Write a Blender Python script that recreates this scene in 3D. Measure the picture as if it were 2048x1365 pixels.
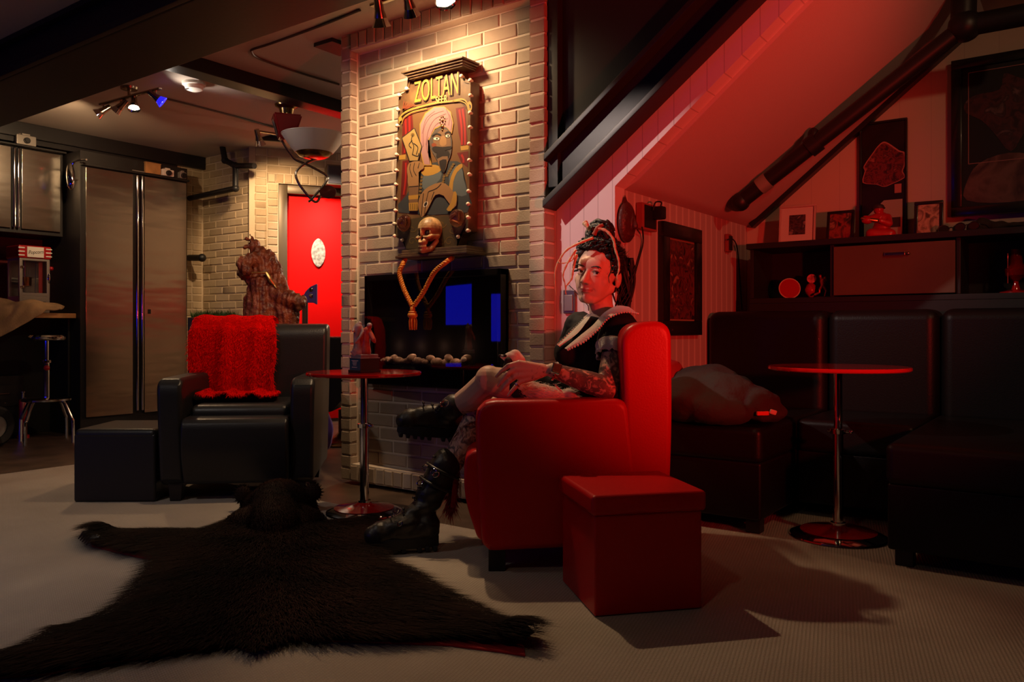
import bpy, bmesh, math, random
from mathutils import Vector, Matrix, noise
R = math.radians
for o in list(bpy.data.objects): bpy.data.objects.remove(o)
S = bpy.context.scene; COL = S.collection
# ------------------------------------------------------------------ camera
FPX, EYE, HOR = 1600.0, 0.85, 660.0            # focal length in pixels, eye height, horizon row
YAW = R(36); CY, SY = math.cos(YAW), math.sin(YAW)
cd = bpy.data.cameras.new('camera'); cam = bpy.data.objects.new('camera', cd); COL.objects.link(cam)
cam.location = (0, 0, EYE); cam.rotation_euler = (R(90), 0, YAW)
cd.sensor_width = 36; cd.lens = FPX / 2048 * 36; cd.shift_y = -(682.5 - HOR) / 2048; cd.clip_start = .05
S.camera = cam
# ------------------------------------------------------------------ world, exposure
wd = bpy.data.worlds.new('world'); S.world = wd; wd.use_nodes = True
wd.node_tree.nodes['Background'].inputs[0].default_value = (.9, .62, .5, 1)
wd.node_tree.nodes['Background'].inputs[1].default_value = .018
S.view_settings.view_transform = 'Standard'; S.view_settings.look = 'None'
S.view_settings.exposure = 0.0; S.view_settings.gamma = 1; S.view_settings.use_curve_mapping = False

def W(X, d, z=0.0):                            # right / forward of the camera -> room axes
    return Vector((X * CY - d * SY, X * SY + d * CY, z))
def at(px, py, d): return W((px - 1024) / FPX * d, d, EYE - (py - HOR) / FPX * d)
def flr(px, py, z=0.0): return at(px, py, (EYE - z) * FPX / (py - HOR))
def on_y(px, py, wy):
    s = (px - 1024) / FPX; return at(px, py, wy / (SY * s + CY))
def on_x(px, py, wx):
    s = (px - 1024) / FPX; return at(px, py, wx / (CY * s - SY))
def on_z(px, py, z): return at(px, py, (EYE - z) * FPX / (py - HOR))

# ------------------------------------------------------------------ lamps that are not part of a fixture in view
def spot(name, loc, tgt, col, power, size, blend=.4, rad=.03):
    l = bpy.data.lights.new(name, 'SPOT'); l.color = col; l.energy = power; l.spot_size = R(size); l.spot_blend = blend
    l.shadow_soft_size = rad
    o = bpy.data.objects.new(name, l); COL.objects.link(o); o.location = loc
    o.rotation_euler = (Vector(tgt) - Vector(loc)).to_track_quat('-Z', 'Y').to_euler(); return o
WARM = (1.0, .66, .36); REDL = (1.0, .034, .022)
def point(name, loc, col, power, rad=.06):
    l = bpy.data.lights.new(name, 'POINT'); l.color = col; l.energy = power; l.shadow_soft_size = rad
    o = bpy.data.objects.new(name, l); COL.objects.link(o); o.location = loc; return o
# the red party spot to the right of the camera, shining across the seats into the alcove
spot('red_spot', W(1.75, .75, 1.05), W(.82, 3.75, 1.42), REDL, 235, 62, .7, .06)
# ceiling down-lights of the room's near half, above and behind the camera
spot('down_light_left', W(-2.3, 2.0, 2.5), W(-2.2, 3.3, 0), (1, .88, .78), 56, 105, 1, .08)
spot('down_light_near', W(-.6, .6, 2.5), W(-.6, 1.7, 0), (1, .72, .48), 16, 110, 1, .08)
spot('down_light_right', W(2.2, 1.6, 2.5), W(2.15, 3.9, 1.1), (1, .55, .28), 40, 100, 1, .05)
# unseen lamp added beyond the chimney to light what the steel doors reflect
point('back_room_fill', (-4.7, 6.75, 2.3), (1, .74, .5), 130, .1)
spot('chair_fill', W(-.95, 3.15, 2.27), W(-1.5, 5.1, 1.05), (1, .72, .48), 26, 46, .9, .05)  # unseen fill, added to brighten the carved figure, headstock and fur throw
spot('bowl_fill', W(-.80, 3.2, 2.26), at(622, 290, 5.9), (1, .78, .60), 13, 22, .8, .04)  # unseen spot added under the beam to lift the ceiling light's bowl
# unseen lamp by the beam, washing the panelled gable wall
spot('gable_wash', W(-1.4, 2.8, 2.45), W(.44, 3.40, 1.32), (1, .76, .66), 125, 32, .6, .02)

# ------------------------------------------------------------------ node materials
def mat(name, col, rough=.5, metal=0.0, bump=None, var=None, spec=.5, coat=0.0, sheen=0.0, emit=None, trans=0.0, ior=1.45, alpha=1.0, col2=None, aniso=0.0):
    m = bpy.data.materials.new(name); m.use_nodes = True; nt = m.node_tree; b = nt.nodes['Principled BSDF']
    I = b.inputs
    I['Base Color'].default_value = (*col, 1); I['Roughness'].default_value = rough; I['Metallic'].default_value = metal
    I['Specular IOR Level'].default_value = spec; I['Coat Weight'].default_value = coat; I['Coat Roughness'].default_value = .08
    I['Sheen Weight'].default_value = sheen; I['Transmission Weight'].default_value = trans; I['IOR'].default_value = ior
    I['Alpha'].default_value = alpha; I['Anisotropic'].default_value = aniso
    if emit: I['Emission Color'].default_value = (*emit[0], 1); I['Emission Strength'].default_value = emit[1]
    tc = nt.nodes.new('ShaderNodeTexCoord') if (bump or var) else None
    if var:
        n = nt.nodes.new('ShaderNodeTexNoise'); n.inputs['Scale'].default_value = var[0]; n.inputs['Detail'].default_value = 5
        nt.links.new(tc.outputs['Object'], n.inputs['Vector'])
        r = nt.nodes.new('ShaderNodeValToRGB'); a = var[1]
        c2 = col2 if col2 else tuple(min(1, c * (1 + a)) for c in col)
        r.color_ramp.elements[0].position = .35; r.color_ramp.elements[1].position = .65
        r.color_ramp.elements[0].color = (*[c * (1 - a) for c in col], 1); r.color_ramp.elements[1].color = (*c2, 1)
        nt.links.new(n.outputs['Fac'], r.inputs['Fac']); nt.links.new(r.outputs['Color'], I['Base Color'])
    if bump:
        n = nt.nodes.new('ShaderNodeTexNoise'); n.inputs['Scale'].default_value = bump[0]; n.inputs['Detail'].default_value = 4
        nt.links.new(tc.outputs['Object'], n.inputs['Vector'])
        bp = nt.nodes.new('ShaderNodeBump'); bp.inputs['Strength'].default_value = bump[1]; bp.inputs['Distance'].default_value = bump[2] if len(bump) > 2 else .01
        nt.links.new(n.outputs['Fac'], bp.inputs['Height']); nt.links.new(bp.outputs['Normal'], I['Normal'])
    return m
def link(m, a, b): m.node_tree.links.new(a, b)
def node(m, t, **kw):
    n = m.node_tree.nodes.new(t)
    for k, v in kw.items(): setattr(n, k, v)
    return n
def bsdf(m): return m.node_tree.nodes['Principled BSDF']

# ------------------------------------------------------------------ mesh builder
class MB:
    def __init__(s): s.v = []; s.f = []; s.mi = []; s.sm = []; s.wn = False
    def add(s, vs, fs, m=0, xf=None, smooth=True):
        k = len(s.v)
        s.v += [xf @ Vector(p) for p in vs] if xf else [Vector(p) for p in vs]
        for f in fs: s.f.append([k + i for i in f]); s.mi.append(m); s.sm.append(smooth)
        return s
    def bm(s, b, m=0, xf=None, smooth=True):
        b.verts.index_update()
        s.add([v.co.copy() for v in b.verts], [[v.index for v in f.verts] for f in b.faces], m, xf, smooth); b.free(); return s
    def box(s, c, d, bev=0.0, seg=2, rot=None, m=0):
        b = bmesh.new(); bmesh.ops.create_cube(b, size=1)
        for v in b.verts: v.co = Vector((v.co.x * d[0], v.co.y * d[1], v.co.z * d[2]))
        s.wn = s.wn or bev > 0
        if bev > 0: bmesh.ops.bevel(b, geom=list(b.edges), offset=min(bev, min(d) * .49), segments=seg, affect='EDGES', profile=.5)
        xf = Matrix.Translation(Vector(c))
        if rot is not None: xf = xf @ (rot.to_4x4() if not isinstance(rot, (tuple, list)) else Matrix.Rotation(rot[2], 4, 'Z') @ Matrix.Rotation(rot[1], 4, 'Y') @ Matrix.Rotation(rot[0], 4, 'X'))
        return s.bm(b, m, xf)
    def box2(s, a, b, bev=0.0, seg=2, m=0):
        a, b = Vector(a), Vector(b); return s.box((a + b) / 2, [abs(x) for x in (b - a)], bev, seg, None, m)
    def tube(s, pts, r, n=10, m=0, cap=True):
        P = [Vector(p) for p in pts]; rr = r if isinstance(r, (list, tuple)) else [r] * len(P)
        vs = []; fs = []; up = None
        for i, p in enumerate(P):
            t = (P[min(i + 1, len(P) - 1)] - P[max(i - 1, 0)])
            t = t.normalized() if t.length > 1e-9 else Vector((0, 0, 1))
            if up is None: up = t.orthogonal().normalized()
            up = (up - t * up.dot(t)); up = up.normalized() if up.length > 1e-6 else t.orthogonal().normalized()
            q = t.cross(up)
            for k in range(n):
                a = 2 * math.pi * k / n; vs.append(p + (up * math.cos(a) + q * math.sin(a)) * rr[i])
        for i in range(len(P) - 1):
            for k in range(n): fs.append((i * n + k, i * n + (k + 1) % n, (i + 1) * n + (k + 1) % n, (i + 1) * n + k))
        if cap: fs.append(tuple(range(n))[::-1]); fs.append(tuple((len(P) - 1) * n + k for k in range(n)))
        return s.add(vs, fs, m)
    def lathe(s, prof, c=(0, 0, 0), n=32, m=0, xf=None, ang=None):
        vs = []; fs = []; L = len(prof)
        for r, z in prof:
            for k in range(n):
                a = 2 * math.pi * k / n; vs.append((r * math.cos(a), r * math.sin(a), z))
        for i in range(L - 1):
            for k in range(n): fs.append((i * n + k, i * n + (k + 1) % n, (i + 1) * n + (k + 1) % n, (i + 1) * n + k))
        if prof[0][0] > 1e-6: fs.append(tuple(range(n))[::-1])
        if prof[-1][0] > 1e-6: fs.append(tuple((L - 1) * n + k for k in range(n)))
        x = Matrix.Translation(Vector(c)); x = x @ xf if xf else x
        return s.add(vs, fs, m, x)
    def ball(s, c, r, m=0, u=16, v=10, rot=None):
        r = r if isinstance(r, (list, tuple)) else (r, r, r)
        b = bmesh.new(); bmesh.ops.create_uvsphere(b, u_segments=u, v_segments=v, radius=1)
        for w in b.verts: w.co = Vector((w.co.x * r[0], w.co.y * r[1], w.co.z * r[2]))
        x = Matrix.Translation(Vector(c)); x = x @ rot.to_4x4() if rot is not None else x
        return s.bm(b, m, x)
    def prism(s, poly, h0, h1, ax='z', m=0, bev=0.0, seg=2, xf=None):   # polygon in the two other axes, extruded along ax
        b = bmesh.new(); s.wn = s.wn or bev > 0
        def p3(u, w, h): return {'z': (u, w, h), 'y': (u, h, w), 'x': (h, u, w)}[ax]
        lo = [b.verts.new(p3(u, w, h0)) for u, w in poly]; hi = [b.verts.new(p3(u, w, h1)) for u, w in poly]
        b.faces.new(lo); b.faces.new(hi[::-1]); k = len(poly)
        for i in range(k): b.faces.new((lo[i], hi[i], hi[(i + 1) % k], lo[(i + 1) % k]))
        bmesh.ops.recalc_face_normals(b, faces=b.faces)
        if bev > 0:
            es = [e for e in b.edges if e.is_manifold and e.calc_face_angle(0) > .3]
            bmesh.ops.bevel(b, geom=es, offset=bev, segments=seg, affect='EDGES', profile=.5)
        bmesh.ops.triangulate(b, faces=[f for f in b.faces if len(f.verts) > 4])
        return s.bm(b, m, xf)
    def cap(s, a, b, ra, rb, n=14, m=0):                            # tapered capsule
        a, b = Vector(a), Vector(b); t = (b - a); L = t.length; t.normalize()
        pts = []; rr = []
        for k in range(5):
            th = math.pi / 2 * k / 5; pts.append(a - t * ra * math.cos(th)); rr.append(max(ra * math.sin(th), 1e-4))
        pts += [a, b]; rr += [ra, rb]
        for k in range(1, 6):
            th = math.pi / 2 * k / 5; pts.append(b + t * rb * math.sin(th)); rr.append(max(rb * math.cos(th), 1e-4))
        return s.tube(pts, rr, n, m)
    def chain(s, pts, rs, n=14, m=0):
        for i in range(len(pts) - 1): s.cap(pts[i], pts[i + 1], rs[i], rs[i + 1], n, m)
        return s
    def obj(s, name, mats, parent=None, loc=None, rotz=0.0, sharp=35, base=None):
        me = bpy.data.meshes.new(name)
        vs = s.v
        if base is not None: vs = [p - Vector(base) for p in vs]; loc = base
        me.from_pydata([tuple(p) for p in vs], [], s.f)
        for mm in (mats if isinstance(mats, (list, tuple)) else [mats]): me.materials.append(mm)
        me.polygons.foreach_set('material_index', s.mi); me.polygons.foreach_set('use_smooth', s.sm)
        me.update()
        if sharp and sharp < 180: me.set_sharp_from_angle(angle=R(sharp))
        o = bpy.data.objects.new(name, me); COL.objects.link(o)
        if s.wn and sharp:
            w = o.modifiers.new('normals', 'WEIGHTED_NORMAL'); w.keep_sharp = True
        if parent: o.parent = parent
        if loc is not None: o.location = loc
        o.rotation_euler = (0, 0, rotz)
        return o
def tag(o, label=None, cat=None, group=None, kind=None):
    if label: o['label'] = label
    if cat: o['category'] = cat
    if group: o['group'] = group
    if kind: o['kind'] = kind
    return o
def thing(name, label, cat, loc=(0, 0, 0), rotz=0.0, group=None):
    o = bpy.data.objects.new(name, None); COL.objects.link(o); o.location = loc; o.rotation_euler = (0, 0, rotz)
    o.empty_display_size = .05
    return tag(o, label, cat, group)
def struct(mb, name, mats, label=None, **k):
    o = mb.obj(name, mats, **k); o['kind'] = 'structure'
    if label: o['label'] = label
    return o
def copy_tree(o, parent=None):
    c = o.copy(); COL.objects.link(c)
    if parent: c.parent = parent
    for ch in list(o.children): copy_tree(ch, c)
    return c
def remesh(mb, name, mats, vox, parent=None, smooth=4, loc=None, fac=.5):
    o = mb.obj(name, mats, None, sharp=0)
    md = o.modifiers.new('r', 'REMESH'); md.mode = 'VOXEL'; md.voxel_size = vox; md.use_smooth_shade = True
    if smooth:
        ms = o.modifiers.new('s', 'SMOOTH'); ms.factor = fac; ms.iterations = smooth
    dg = bpy.context.evaluated_depsgraph_get(); me = bpy.data.meshes.new_from_object(o.evaluated_get(dg))
    old = o.data; o.modifiers.clear(); o.data = me; bpy.data.meshes.remove(old)
    me.materials.clear()
    for mm in (mats if isinstance(mats, (list, tuple)) else [mats]): me.materials.append(mm)
    me.polygons.foreach_set('use_smooth', [True] * len(me.polygons)); me.name = name
    if parent: o.parent = parent
    if loc is not None:
        me.transform(Matrix.Translation(-Vector(loc))); o.location = loc
    return o
def smooth_path(P, k=6, closed=False):
    P = [Vector(p) for p in P]; out = []; n = len(P)
    for i in range(n if closed else n - 1):
        a, b, c, d = (P[(i - 1) % n], P[i], P[(i + 1) % n], P[(i + 2) % n]) if closed else (P[max(i - 1, 0)], P[i], P[i + 1], P[min(i + 2, n - 1)])
        for j in range(k):
            t = j / k; out.append(.5 * ((2 * b) + (c - a) * t + (2 * a - 5 * b + 4 * c - d) * t * t + (3 * b - a - 3 * c + d) * t ** 3))
    if not closed: out.append(P[-1])
    return out
# ================================================================== THE ROOM
CEIL = 2.52
m_ceil = mat('ceiling_paint', (.50, .42, .36), .9, bump=(180, .25, .004))
m_dark = mat('black_paint', (.012, .010, .010), .42, bump=(25, .08, .004))
m_beam = mat('black_beam_paint', (.013, .009, .008), .5, bump=(30, .15, .004))
m_trim = mat('black_trim_paint', (.012, .011, .011), .35)
m_slope = mat('sprayed_plaster', (.62, .50, .48), .85, bump=(260, .5, .003))
m_wood = mat('dark_floor_boards', (.085, .052, .034), .45, var=(6, .35), bump=(40, .1, .003))
m_gap = mat('added_band_red', (.30, .01, .008), .5)

# carpet: fine looped weave
m_carpet = mat('loop_carpet', (.42, .355, .29), .95, spec=.1)
_tc = node(m_carpet, 'ShaderNodeTexCoord'); _n = node(m_carpet, 'ShaderNodeTexNoise'); _n.inputs['Scale'].default_value = 3.0; _n.inputs['Detail'].default_value = 6
_w = node(m_carpet, 'ShaderNodeTexWave', wave_type='BANDS', bands_direction='X'); _w.inputs['Scale'].default_value = 30; _w.inputs['Distortion'].default_value = .6; _w.inputs['Detail'].default_value = 1
_w2 = node(m_carpet, 'ShaderNodeTexWave', wave_type='BANDS', bands_direction='Y'); _w2.inputs['Scale'].default_value = 42; _w2.inputs['Distortion'].default_value = .8
_mp = node(m_carpet, 'ShaderNodeMapping'); _mp.inputs['Rotation'].default_value = (0, 0, R(-14))
_mul = node(m_carpet, 'ShaderNodeMath', operation='MULTIPLY'); _r = node(m_carpet, 'ShaderNodeValToRGB')
_r.color_ramp.elements[0].color = (.30, .245, .195, 1); _r.color_ramp.elements[1].color = (.52, .45, .375, 1)
_add = node(m_carpet, 'ShaderNodeMath', operation='ADD'); _b = node(m_carpet, 'ShaderNodeBump'); _b.inputs['Strength'].default_value = .6; _b.inputs['Distance'].default_value = .004
link(m_carpet, _tc.outputs['Object'], _n.inputs['Vector']); link(m_carpet, _tc.outputs['Object'], _mp.inputs['Vector'])
link(m_carpet, _mp.outputs[0], _w.inputs['Vector']); link(m_carpet, _mp.outputs[0], _w2.inputs['Vector'])
link(m_carpet, _w.outputs['Fac'], _mul.inputs[0]); link(m_carpet, _w2.outputs['Fac'], _mul.inputs[1])
_m2 = node(m_carpet, 'ShaderNodeMath', operation='MULTIPLY_ADD'); _m2.inputs[1].default_value = .45; link(m_carpet, _mul.outputs[0], _m2.inputs[0])
_m3 = node(m_carpet, 'ShaderNodeMath', operation='MULTIPLY'); _m3.inputs[1].default_value = .75; link(m_carpet, _n.outputs['Fac'], _m3.inputs[0]); link(m_carpet, _m3.outputs[0], _m2.inputs[2])
link(m_carpet, _m2.outputs[0], _r.inputs['Fac']); link(m_carpet, _r.outputs['Color'], bsdf(m_carpet).inputs['Base Color'])
link(m_carpet, _mul.outputs[0], _b.inputs['Height']); link(m_carpet, _b.outputs['Normal'], bsdf(m_carpet).inputs['Normal'])

def stripe_mat(name, c0, c1, axis, scale, lo=.8, hi=.9):
    m = mat(name, c0, .8); tc = node(m, 'ShaderNodeTexCoord'); sp = node(m, 'ShaderNodeSeparateXYZ')
    link(m, tc.outputs['Object'], sp.inputs[0])
    a = node(m, 'ShaderNodeMath', operation='MULTIPLY'); a.inputs[1].default_value = scale; link(m, sp.outputs[axis], a.inputs[0])
    f = node(m, 'ShaderNodeMath', operation='FRACT'); link(m, a.outputs[0], f.inputs[0])
    f2 = node(m, 'ShaderNodeMath', operation='PINGPONG'); f2.inputs[1].default_value = .5; link(m, f.outputs[0], f2.inputs[0])
    f3 = node(m, 'ShaderNodeMath', operation='MULTIPLY'); f3.inputs[1].default_value = 2; link(m, f2.outputs[0], f3.inputs[0])
    r = node(m, 'ShaderNodeValToRGB'); r.color_ramp.elements[0].position = lo; r.color_ramp.elements[1].position = hi
    r.color_ramp.elements[0].color = (*c0, 1); r.color_ramp.elements[1].color = (*c1, 1)
    link(m, f3.outputs[0], r.inputs['Fac']); link(m, r.outputs['Color'], bsdf(m).inputs['Base Color'])
    b = node(m, 'ShaderNodeBump'); b.inputs['Strength'].default_value = .4; b.inputs['Distance'].default_value = .002
    link(m, r.outputs['Color'], b.inputs['Height']); link(m, b.outputs['Normal'], bsdf(m).inputs['Normal'])
    return m
m_stripe = stripe_mat('striped_wallpaper', (.46, .32, .30), (.62, .48, .44), 1, 1 / .078, .72, .84)
m_panel = stripe_mat('grooved_panelling', (.70, .58, .58), (.48, .38, .38), 0, 1 / .075, .93, .97)
m_shelfwall = stripe_mat('pale_panelling', (.56, .42, .34), (.50, .37, .30), 0, 1 / .16, .95, .98)

def brick_mats(tag_, c0, c1):
    m = mat('brick_' + tag_, c0, .85, bump=(120, .35, .004))
    g = node(m, 'ShaderNodeNewGeometry'); tc = node(m, 'ShaderNodeTexCoord'); n = node(m, 'ShaderNodeTexNoise'); n.inputs['Scale'].default_value = 14; n.inputs['Detail'].default_value = 6
    link(m, tc.outputs['Object'], n.inputs['Vector'])
    ad = node(m, 'ShaderNodeMath', operation='MULTIPLY_ADD'); ad.inputs[1].default_value = .55; link(m, g.outputs['Random Per Island'], ad.inputs[0])
    mu = node(m, 'ShaderNodeMath', operation='MULTIPLY'); mu.inputs[1].default_value = .5; link(m, n.outputs['Fac'], mu.inputs[0]); link(m, mu.outputs[0], ad.inputs[2])
    r = node(m, 'ShaderNodeValToRGB'); r.color_ramp.elements[0].position = .2; r.color_ramp.elements[1].position = .8
    r.color_ramp.elements[0].color = (*c0, 1); r.color_ramp.elements[1].color = (*c1, 1)
    link(m, ad.outputs[0], r.inputs['Fac']); link(m, r.outputs['Color'], bsdf(m).inputs['Base Color'])
    return m
m_brick = brick_mats('taupe', (.30, .225, .165), (.43, .335, .25))
m_mort = mat('mortar', (.66, .55, .44), .95, bump=(90, .5, .004))
m_brick2 = brick_mats('buff', (.36, .26, .15), (.50, .38, .24)); m_mort2 = mat('buff_mortar', (.58, .46, .31), .95, bump=(90, .4, .004))
random.seed(4)
def bricks(mb, O, U, N, w, h, bl=.2, bh=.0605, j=.0098, depth=.0065, m=0, header=False, off=0.0, z0=0.0, holes=(), soldier=False):
    """courses of bricks on the rectangle from O along U (width w) and up (height h), standing depth proud along N"""
    O, U, N = Vector(O), Vector(U).normalized(), Vector(N).normalized(); Z = Vector((0, 0, 1))
    ny = max(1, round(h / (bh + j))); ph = h / ny
    for r in range(ny):
        za = r * ph + j / 2; zb = (r + 1) * ph - j / 2
        if header or soldier:
            n = max(1, round(w / (bl + j))); e = [i * w / n for i in range(n + 1)]
        else:
            st = -((bl + j) / 2 if (r % 2) else 0) - off; e = [0.0]; x = st + bl + j
            while x < w - .03:
                if x > .03: e.append(x)
                x += bl + j
            e.append(w)
        for i in range(len(e) - 1):
            ua = e[i] + j / 2; ub = e[i + 1] - j / 2
            zm = O.z + (za + zb) / 2; um = (ua + ub) / 2
            if any(a <= um <= b and c <= zm <= d for a, b, c, d in holes): continue
            q = lambda s=.0018: random.uniform(-s, s)
            dd = depth + random.uniform(-.003, .002)
            base = [(ua + q(), za + q()), (ub + q(), za + q()), (ub + q(), zb + q()), (ua + q(), zb + q())]
            cu, cz = um, (za + zb) / 2; vs = []
            for lay, (ins, hh) in enumerate(((0, -.004), (0.0006, dd - .004), (.0045, dd))):
                for (u, z) in base:
                    u2 = u - math.copysign(ins, u - cu); z2 = z - math.copysign(ins, z - cz)
                    vs.append(O + U * u2 + Z * z2 + N * (hh + q(.0008)))
            fs = [(8, 9, 10, 11)]
            for l in (0, 4):
                for k in range(4): fs.append((l + k, l + (k + 1) % 4, l + 4 + (k + 1) % 4, l + 4 + k))
            if U.cross(Z).dot(N) < 0: fs = [f[::-1] for f in fs]
            mb.add(vs, fs, m)

# --- floor
mb = MB(); mb.box2((-9, -3.6, -.12), (3.4, 8, -.02)); struct(mb, 'floor', m_wood, 'dark wooden floor boards')
mb = MB(); mb.prism([(-5.2, -3.5), (3.0, -3.5), (3.0, 4.9), (-1.75, 4.9), (-1.75, 3.2), (-2.02, 3.2), (-2.02, 2.66), (-5.2, 2.66)], -.03, 0, 'z', bev=.004)
struct(mb, 'floor_carpet', m_carpet, 'beige looped carpet')
# --- ceiling
mb = MB(); mb.box2((-9, -3.6, CEIL), (3.4, 8, CEIL + .1)); struct(mb, 'ceiling', m_ceil, 'pale plaster ceiling')
# --- the big dropped beam and its cross beam
mb = MB(); mb.box2((-6.98, 2.03, 2.31), (3.0, 2.50, CEIL), .012); mb.box2((-6.98, 1.995, 2.31), (3.0, 2.03, 2.345), .004); mb.box2((-6.98, 1.99, 2.49), (3, 2.03, CEIL), .004)
struct(mb, 'trim_1', m_beam, 'wide black ceiling beam')
mb = MB(); mb.box2((-4.57, 2.50, 2.43), (-4.42, 7.0, CEIL), .006); struct(mb, 'trim_2', m_trim, 'narrow black beam across the ceiling')
# --- left side: wall behind the cabinets, soffit, niche
mb = MB(); mb.box2((-7.6, -3.5, 0), (-7.42, 4.3, CEIL)); struct(mb, 'wall_left', mat('deep_red_paint', (.20, .008, .01), .5), 'dark red wall behind the cabinets')
mb = MB(); mb.box2((-7.42, -3.5, 2.36), (-6.99, 4.25, CEIL)); mb.box2((-7.0, -3.5, 2.40), (-6.955, 4.53, CEIL), .006); struct(mb, 'trim_3', m_dark, 'black soffit above the cabinets')
NIY = 4.52; DW = Vector((math.cos(R(56)), math.sin(R(56)), 0)); DN = Vector((DW.y, -DW.x, 0)); D0 = Vector((-6.18, NIY, 0))
mb = MB(); mb.box2((-7.2, 4.19, 0), (-7.01, NIY + .1, CEIL), m=1); bricks(mb, (-7.01, 4.2, 0), (0, 1, 0), (1, 0, 0), NIY - 4.2, CEIL, header=True, bl=.1)
mb.box2((-7.1, NIY + .012, 0), (-6.18, NIY + .15, CEIL), m=1)
bricks(mb, (-7.0, NIY + .012, 0), (1, 0, 0), (0, -1, 0), .82, CEIL)
struct(mb, 'wall_niche', [m_brick2, m_mort2], 'buff brick wall of the corner niche')
mb = MB()
T0, T1, DT = .286, 1.10, 2.11
X4 = Matrix.Translation(D0) @ Matrix(((DW.x, -DN.x, 0, 0), (DW.y, -DN.y, 0, 0), (0, 0, 1, 0), (0, 0, 0, 1)))
def dbox(mb, a, b, bev=0, m=0):
    t = MB(); t.box2(a, b, bev); mb.add(t.v, t.f, m, X4); return mb
dbox(mb, (-.05, .012, 0), (.206, .2, CEIL), m=1); dbox(mb, (.206, .012, 2.19), (2.6, .2, CEIL), m=1); dbox(mb, (1.18, .012, 0), (2.6, .2, CEIL), m=1)
bricks(mb, D0 - DN * .012, DW, DN, .105, CEIL, header=True, bl=.1)
bricks(mb, D0 - DN * .012 + DW * .105 + Vector((0, 0, 2.285)), DW, DN, 2.3, CEIL - 2.285)
bricks(mb, D0 + DN * .02 + DW * .108, DW, DN, .095, 2.19, header=True, bl=.1); dbox(mb, (.106, -.02, 0), (.206, .03, 2.285), m=1)
bricks(mb, D0 + DN * .02 + DW * .108 + Vector((0, 0, 2.195)), DW, DN, 2.0, .09, bl=.065, bh=.08, soldier=True); dbox(mb, (.106, -.02, 2.195), (2.2, .03, 2.288), m=1)
struct(mb, 'wall_door', [m_brick2, m_mort2], 'pale brick wall around the red door')
# --- red door
m_door = mat('red_door_paint', (.80, .001, .001), .6, spec=.15); m_bronze = mat('bronze_frame', (.10, .070, .040), .4, .3)
d1 = thing('door_1', 'glossy red door in a bronze frame', 'door', D0 + DW * .7); d1['kind'] = 'structure'
XL = Matrix.Translation(-(D0 + DW * .7))
def dpart(name, boxes, m, **k):
    t = MB()
    for a, b in boxes: dbox(t, a, b, .004)
    t2 = MB(); t2.add(t.v, t.f, 0, XL); return t2.obj(name, m, d1)
dpart('door_panel', [((T0, .06, .01), (T1, .10, DT))], m_door)
dpart('door_frame', [((.206, .0, 0), (T0, .12, 2.19)), ((T1, .0, 0), (T1 + .08, .12, 2.19)), ((T0, .0, DT), (T1, .12, 2.19))], m_bronze)
# white leaf-shaped plate on the door
lf = MB(); NL = 24; hgt, wid = .135, .066
ring = []
for k in range(NL):
    a = 2 * math.pi * k / NL; ring.append((wid * math.copysign(abs(math.sin(a)) ** 1.25, math.sin(a)), hgt * math.cos(a)))
lf.prism(ring, -.008, .004, 'y', bev=.003)
m_leaf = mat('frosted_white_glass', (.40, .38, .34), .5, var=(38, .45))
_c = D0 + DW * ((T0 + .285)) + DN * (-.05); _c.z = 1.575
o = lf.obj('door_window', m_leaf, d1, loc=_c - (D0 + DW * .7), rotz=R(56)); 
# --- chimney breast
CX0, CX1, CYF = -3.47, -2.066, 3.105; CM = CYF + .056
mb = MB()
mb.box2((CX0 + .01, CM + .012, 0), (CX1 - .012, 4.0, CEIL), m=1)
bricks(mb, (CX0 + .09, CM + .012, .1), (1, 0, 0), (0, -1, 0), CX1 - CX0 - .19, CEIL - .2, off=.045)
for xa, ww in ((CX0, .09), (CX1 - .10, .10)):
    mb.box2((xa + .011, CYF + .012, 0), (xa + ww - .011, CM + .02, CEIL), m=1)
    bricks(mb, (xa, CYF + .012, 0), (1, 0, 0), (0, -1, 0), ww, CEIL, header=True, bl=.1, depth=.0065)
bricks(mb, (CX0 + .09 - .011, CYF, 0), (0, 1, 0), (1, 0, 0), .062, CEIL, header=True, bl=.1)
bricks(mb, (CX1 - .012, CYF, 0), (0, 1, 0), (1, 0, 0), .50, CEIL, header=True, bl=.1)
bricks(mb, (CX0 + .012, CYF, 0), (0, 1, 0), (-1, 0, 0), .85, CEIL)
for za, zb in ((.0, .095), (CEIL - .10, CEIL)):
    mb.box2((CX0 + .09, CYF + .005, za), (CX1 - .10, CM + .02, zb), m=1)
    bricks(mb, (CX0 + .09, CYF + .005, za + .002), (1, 0, 0), (0, -1, 0), CX1 - CX0 - .19, zb - za - .004, bl=.058, bh=.09, soldier=True, depth=.012)
struct(mb, 'wall_chimney', [m_brick, m_mort], 'taupe brick chimney breast')
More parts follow.
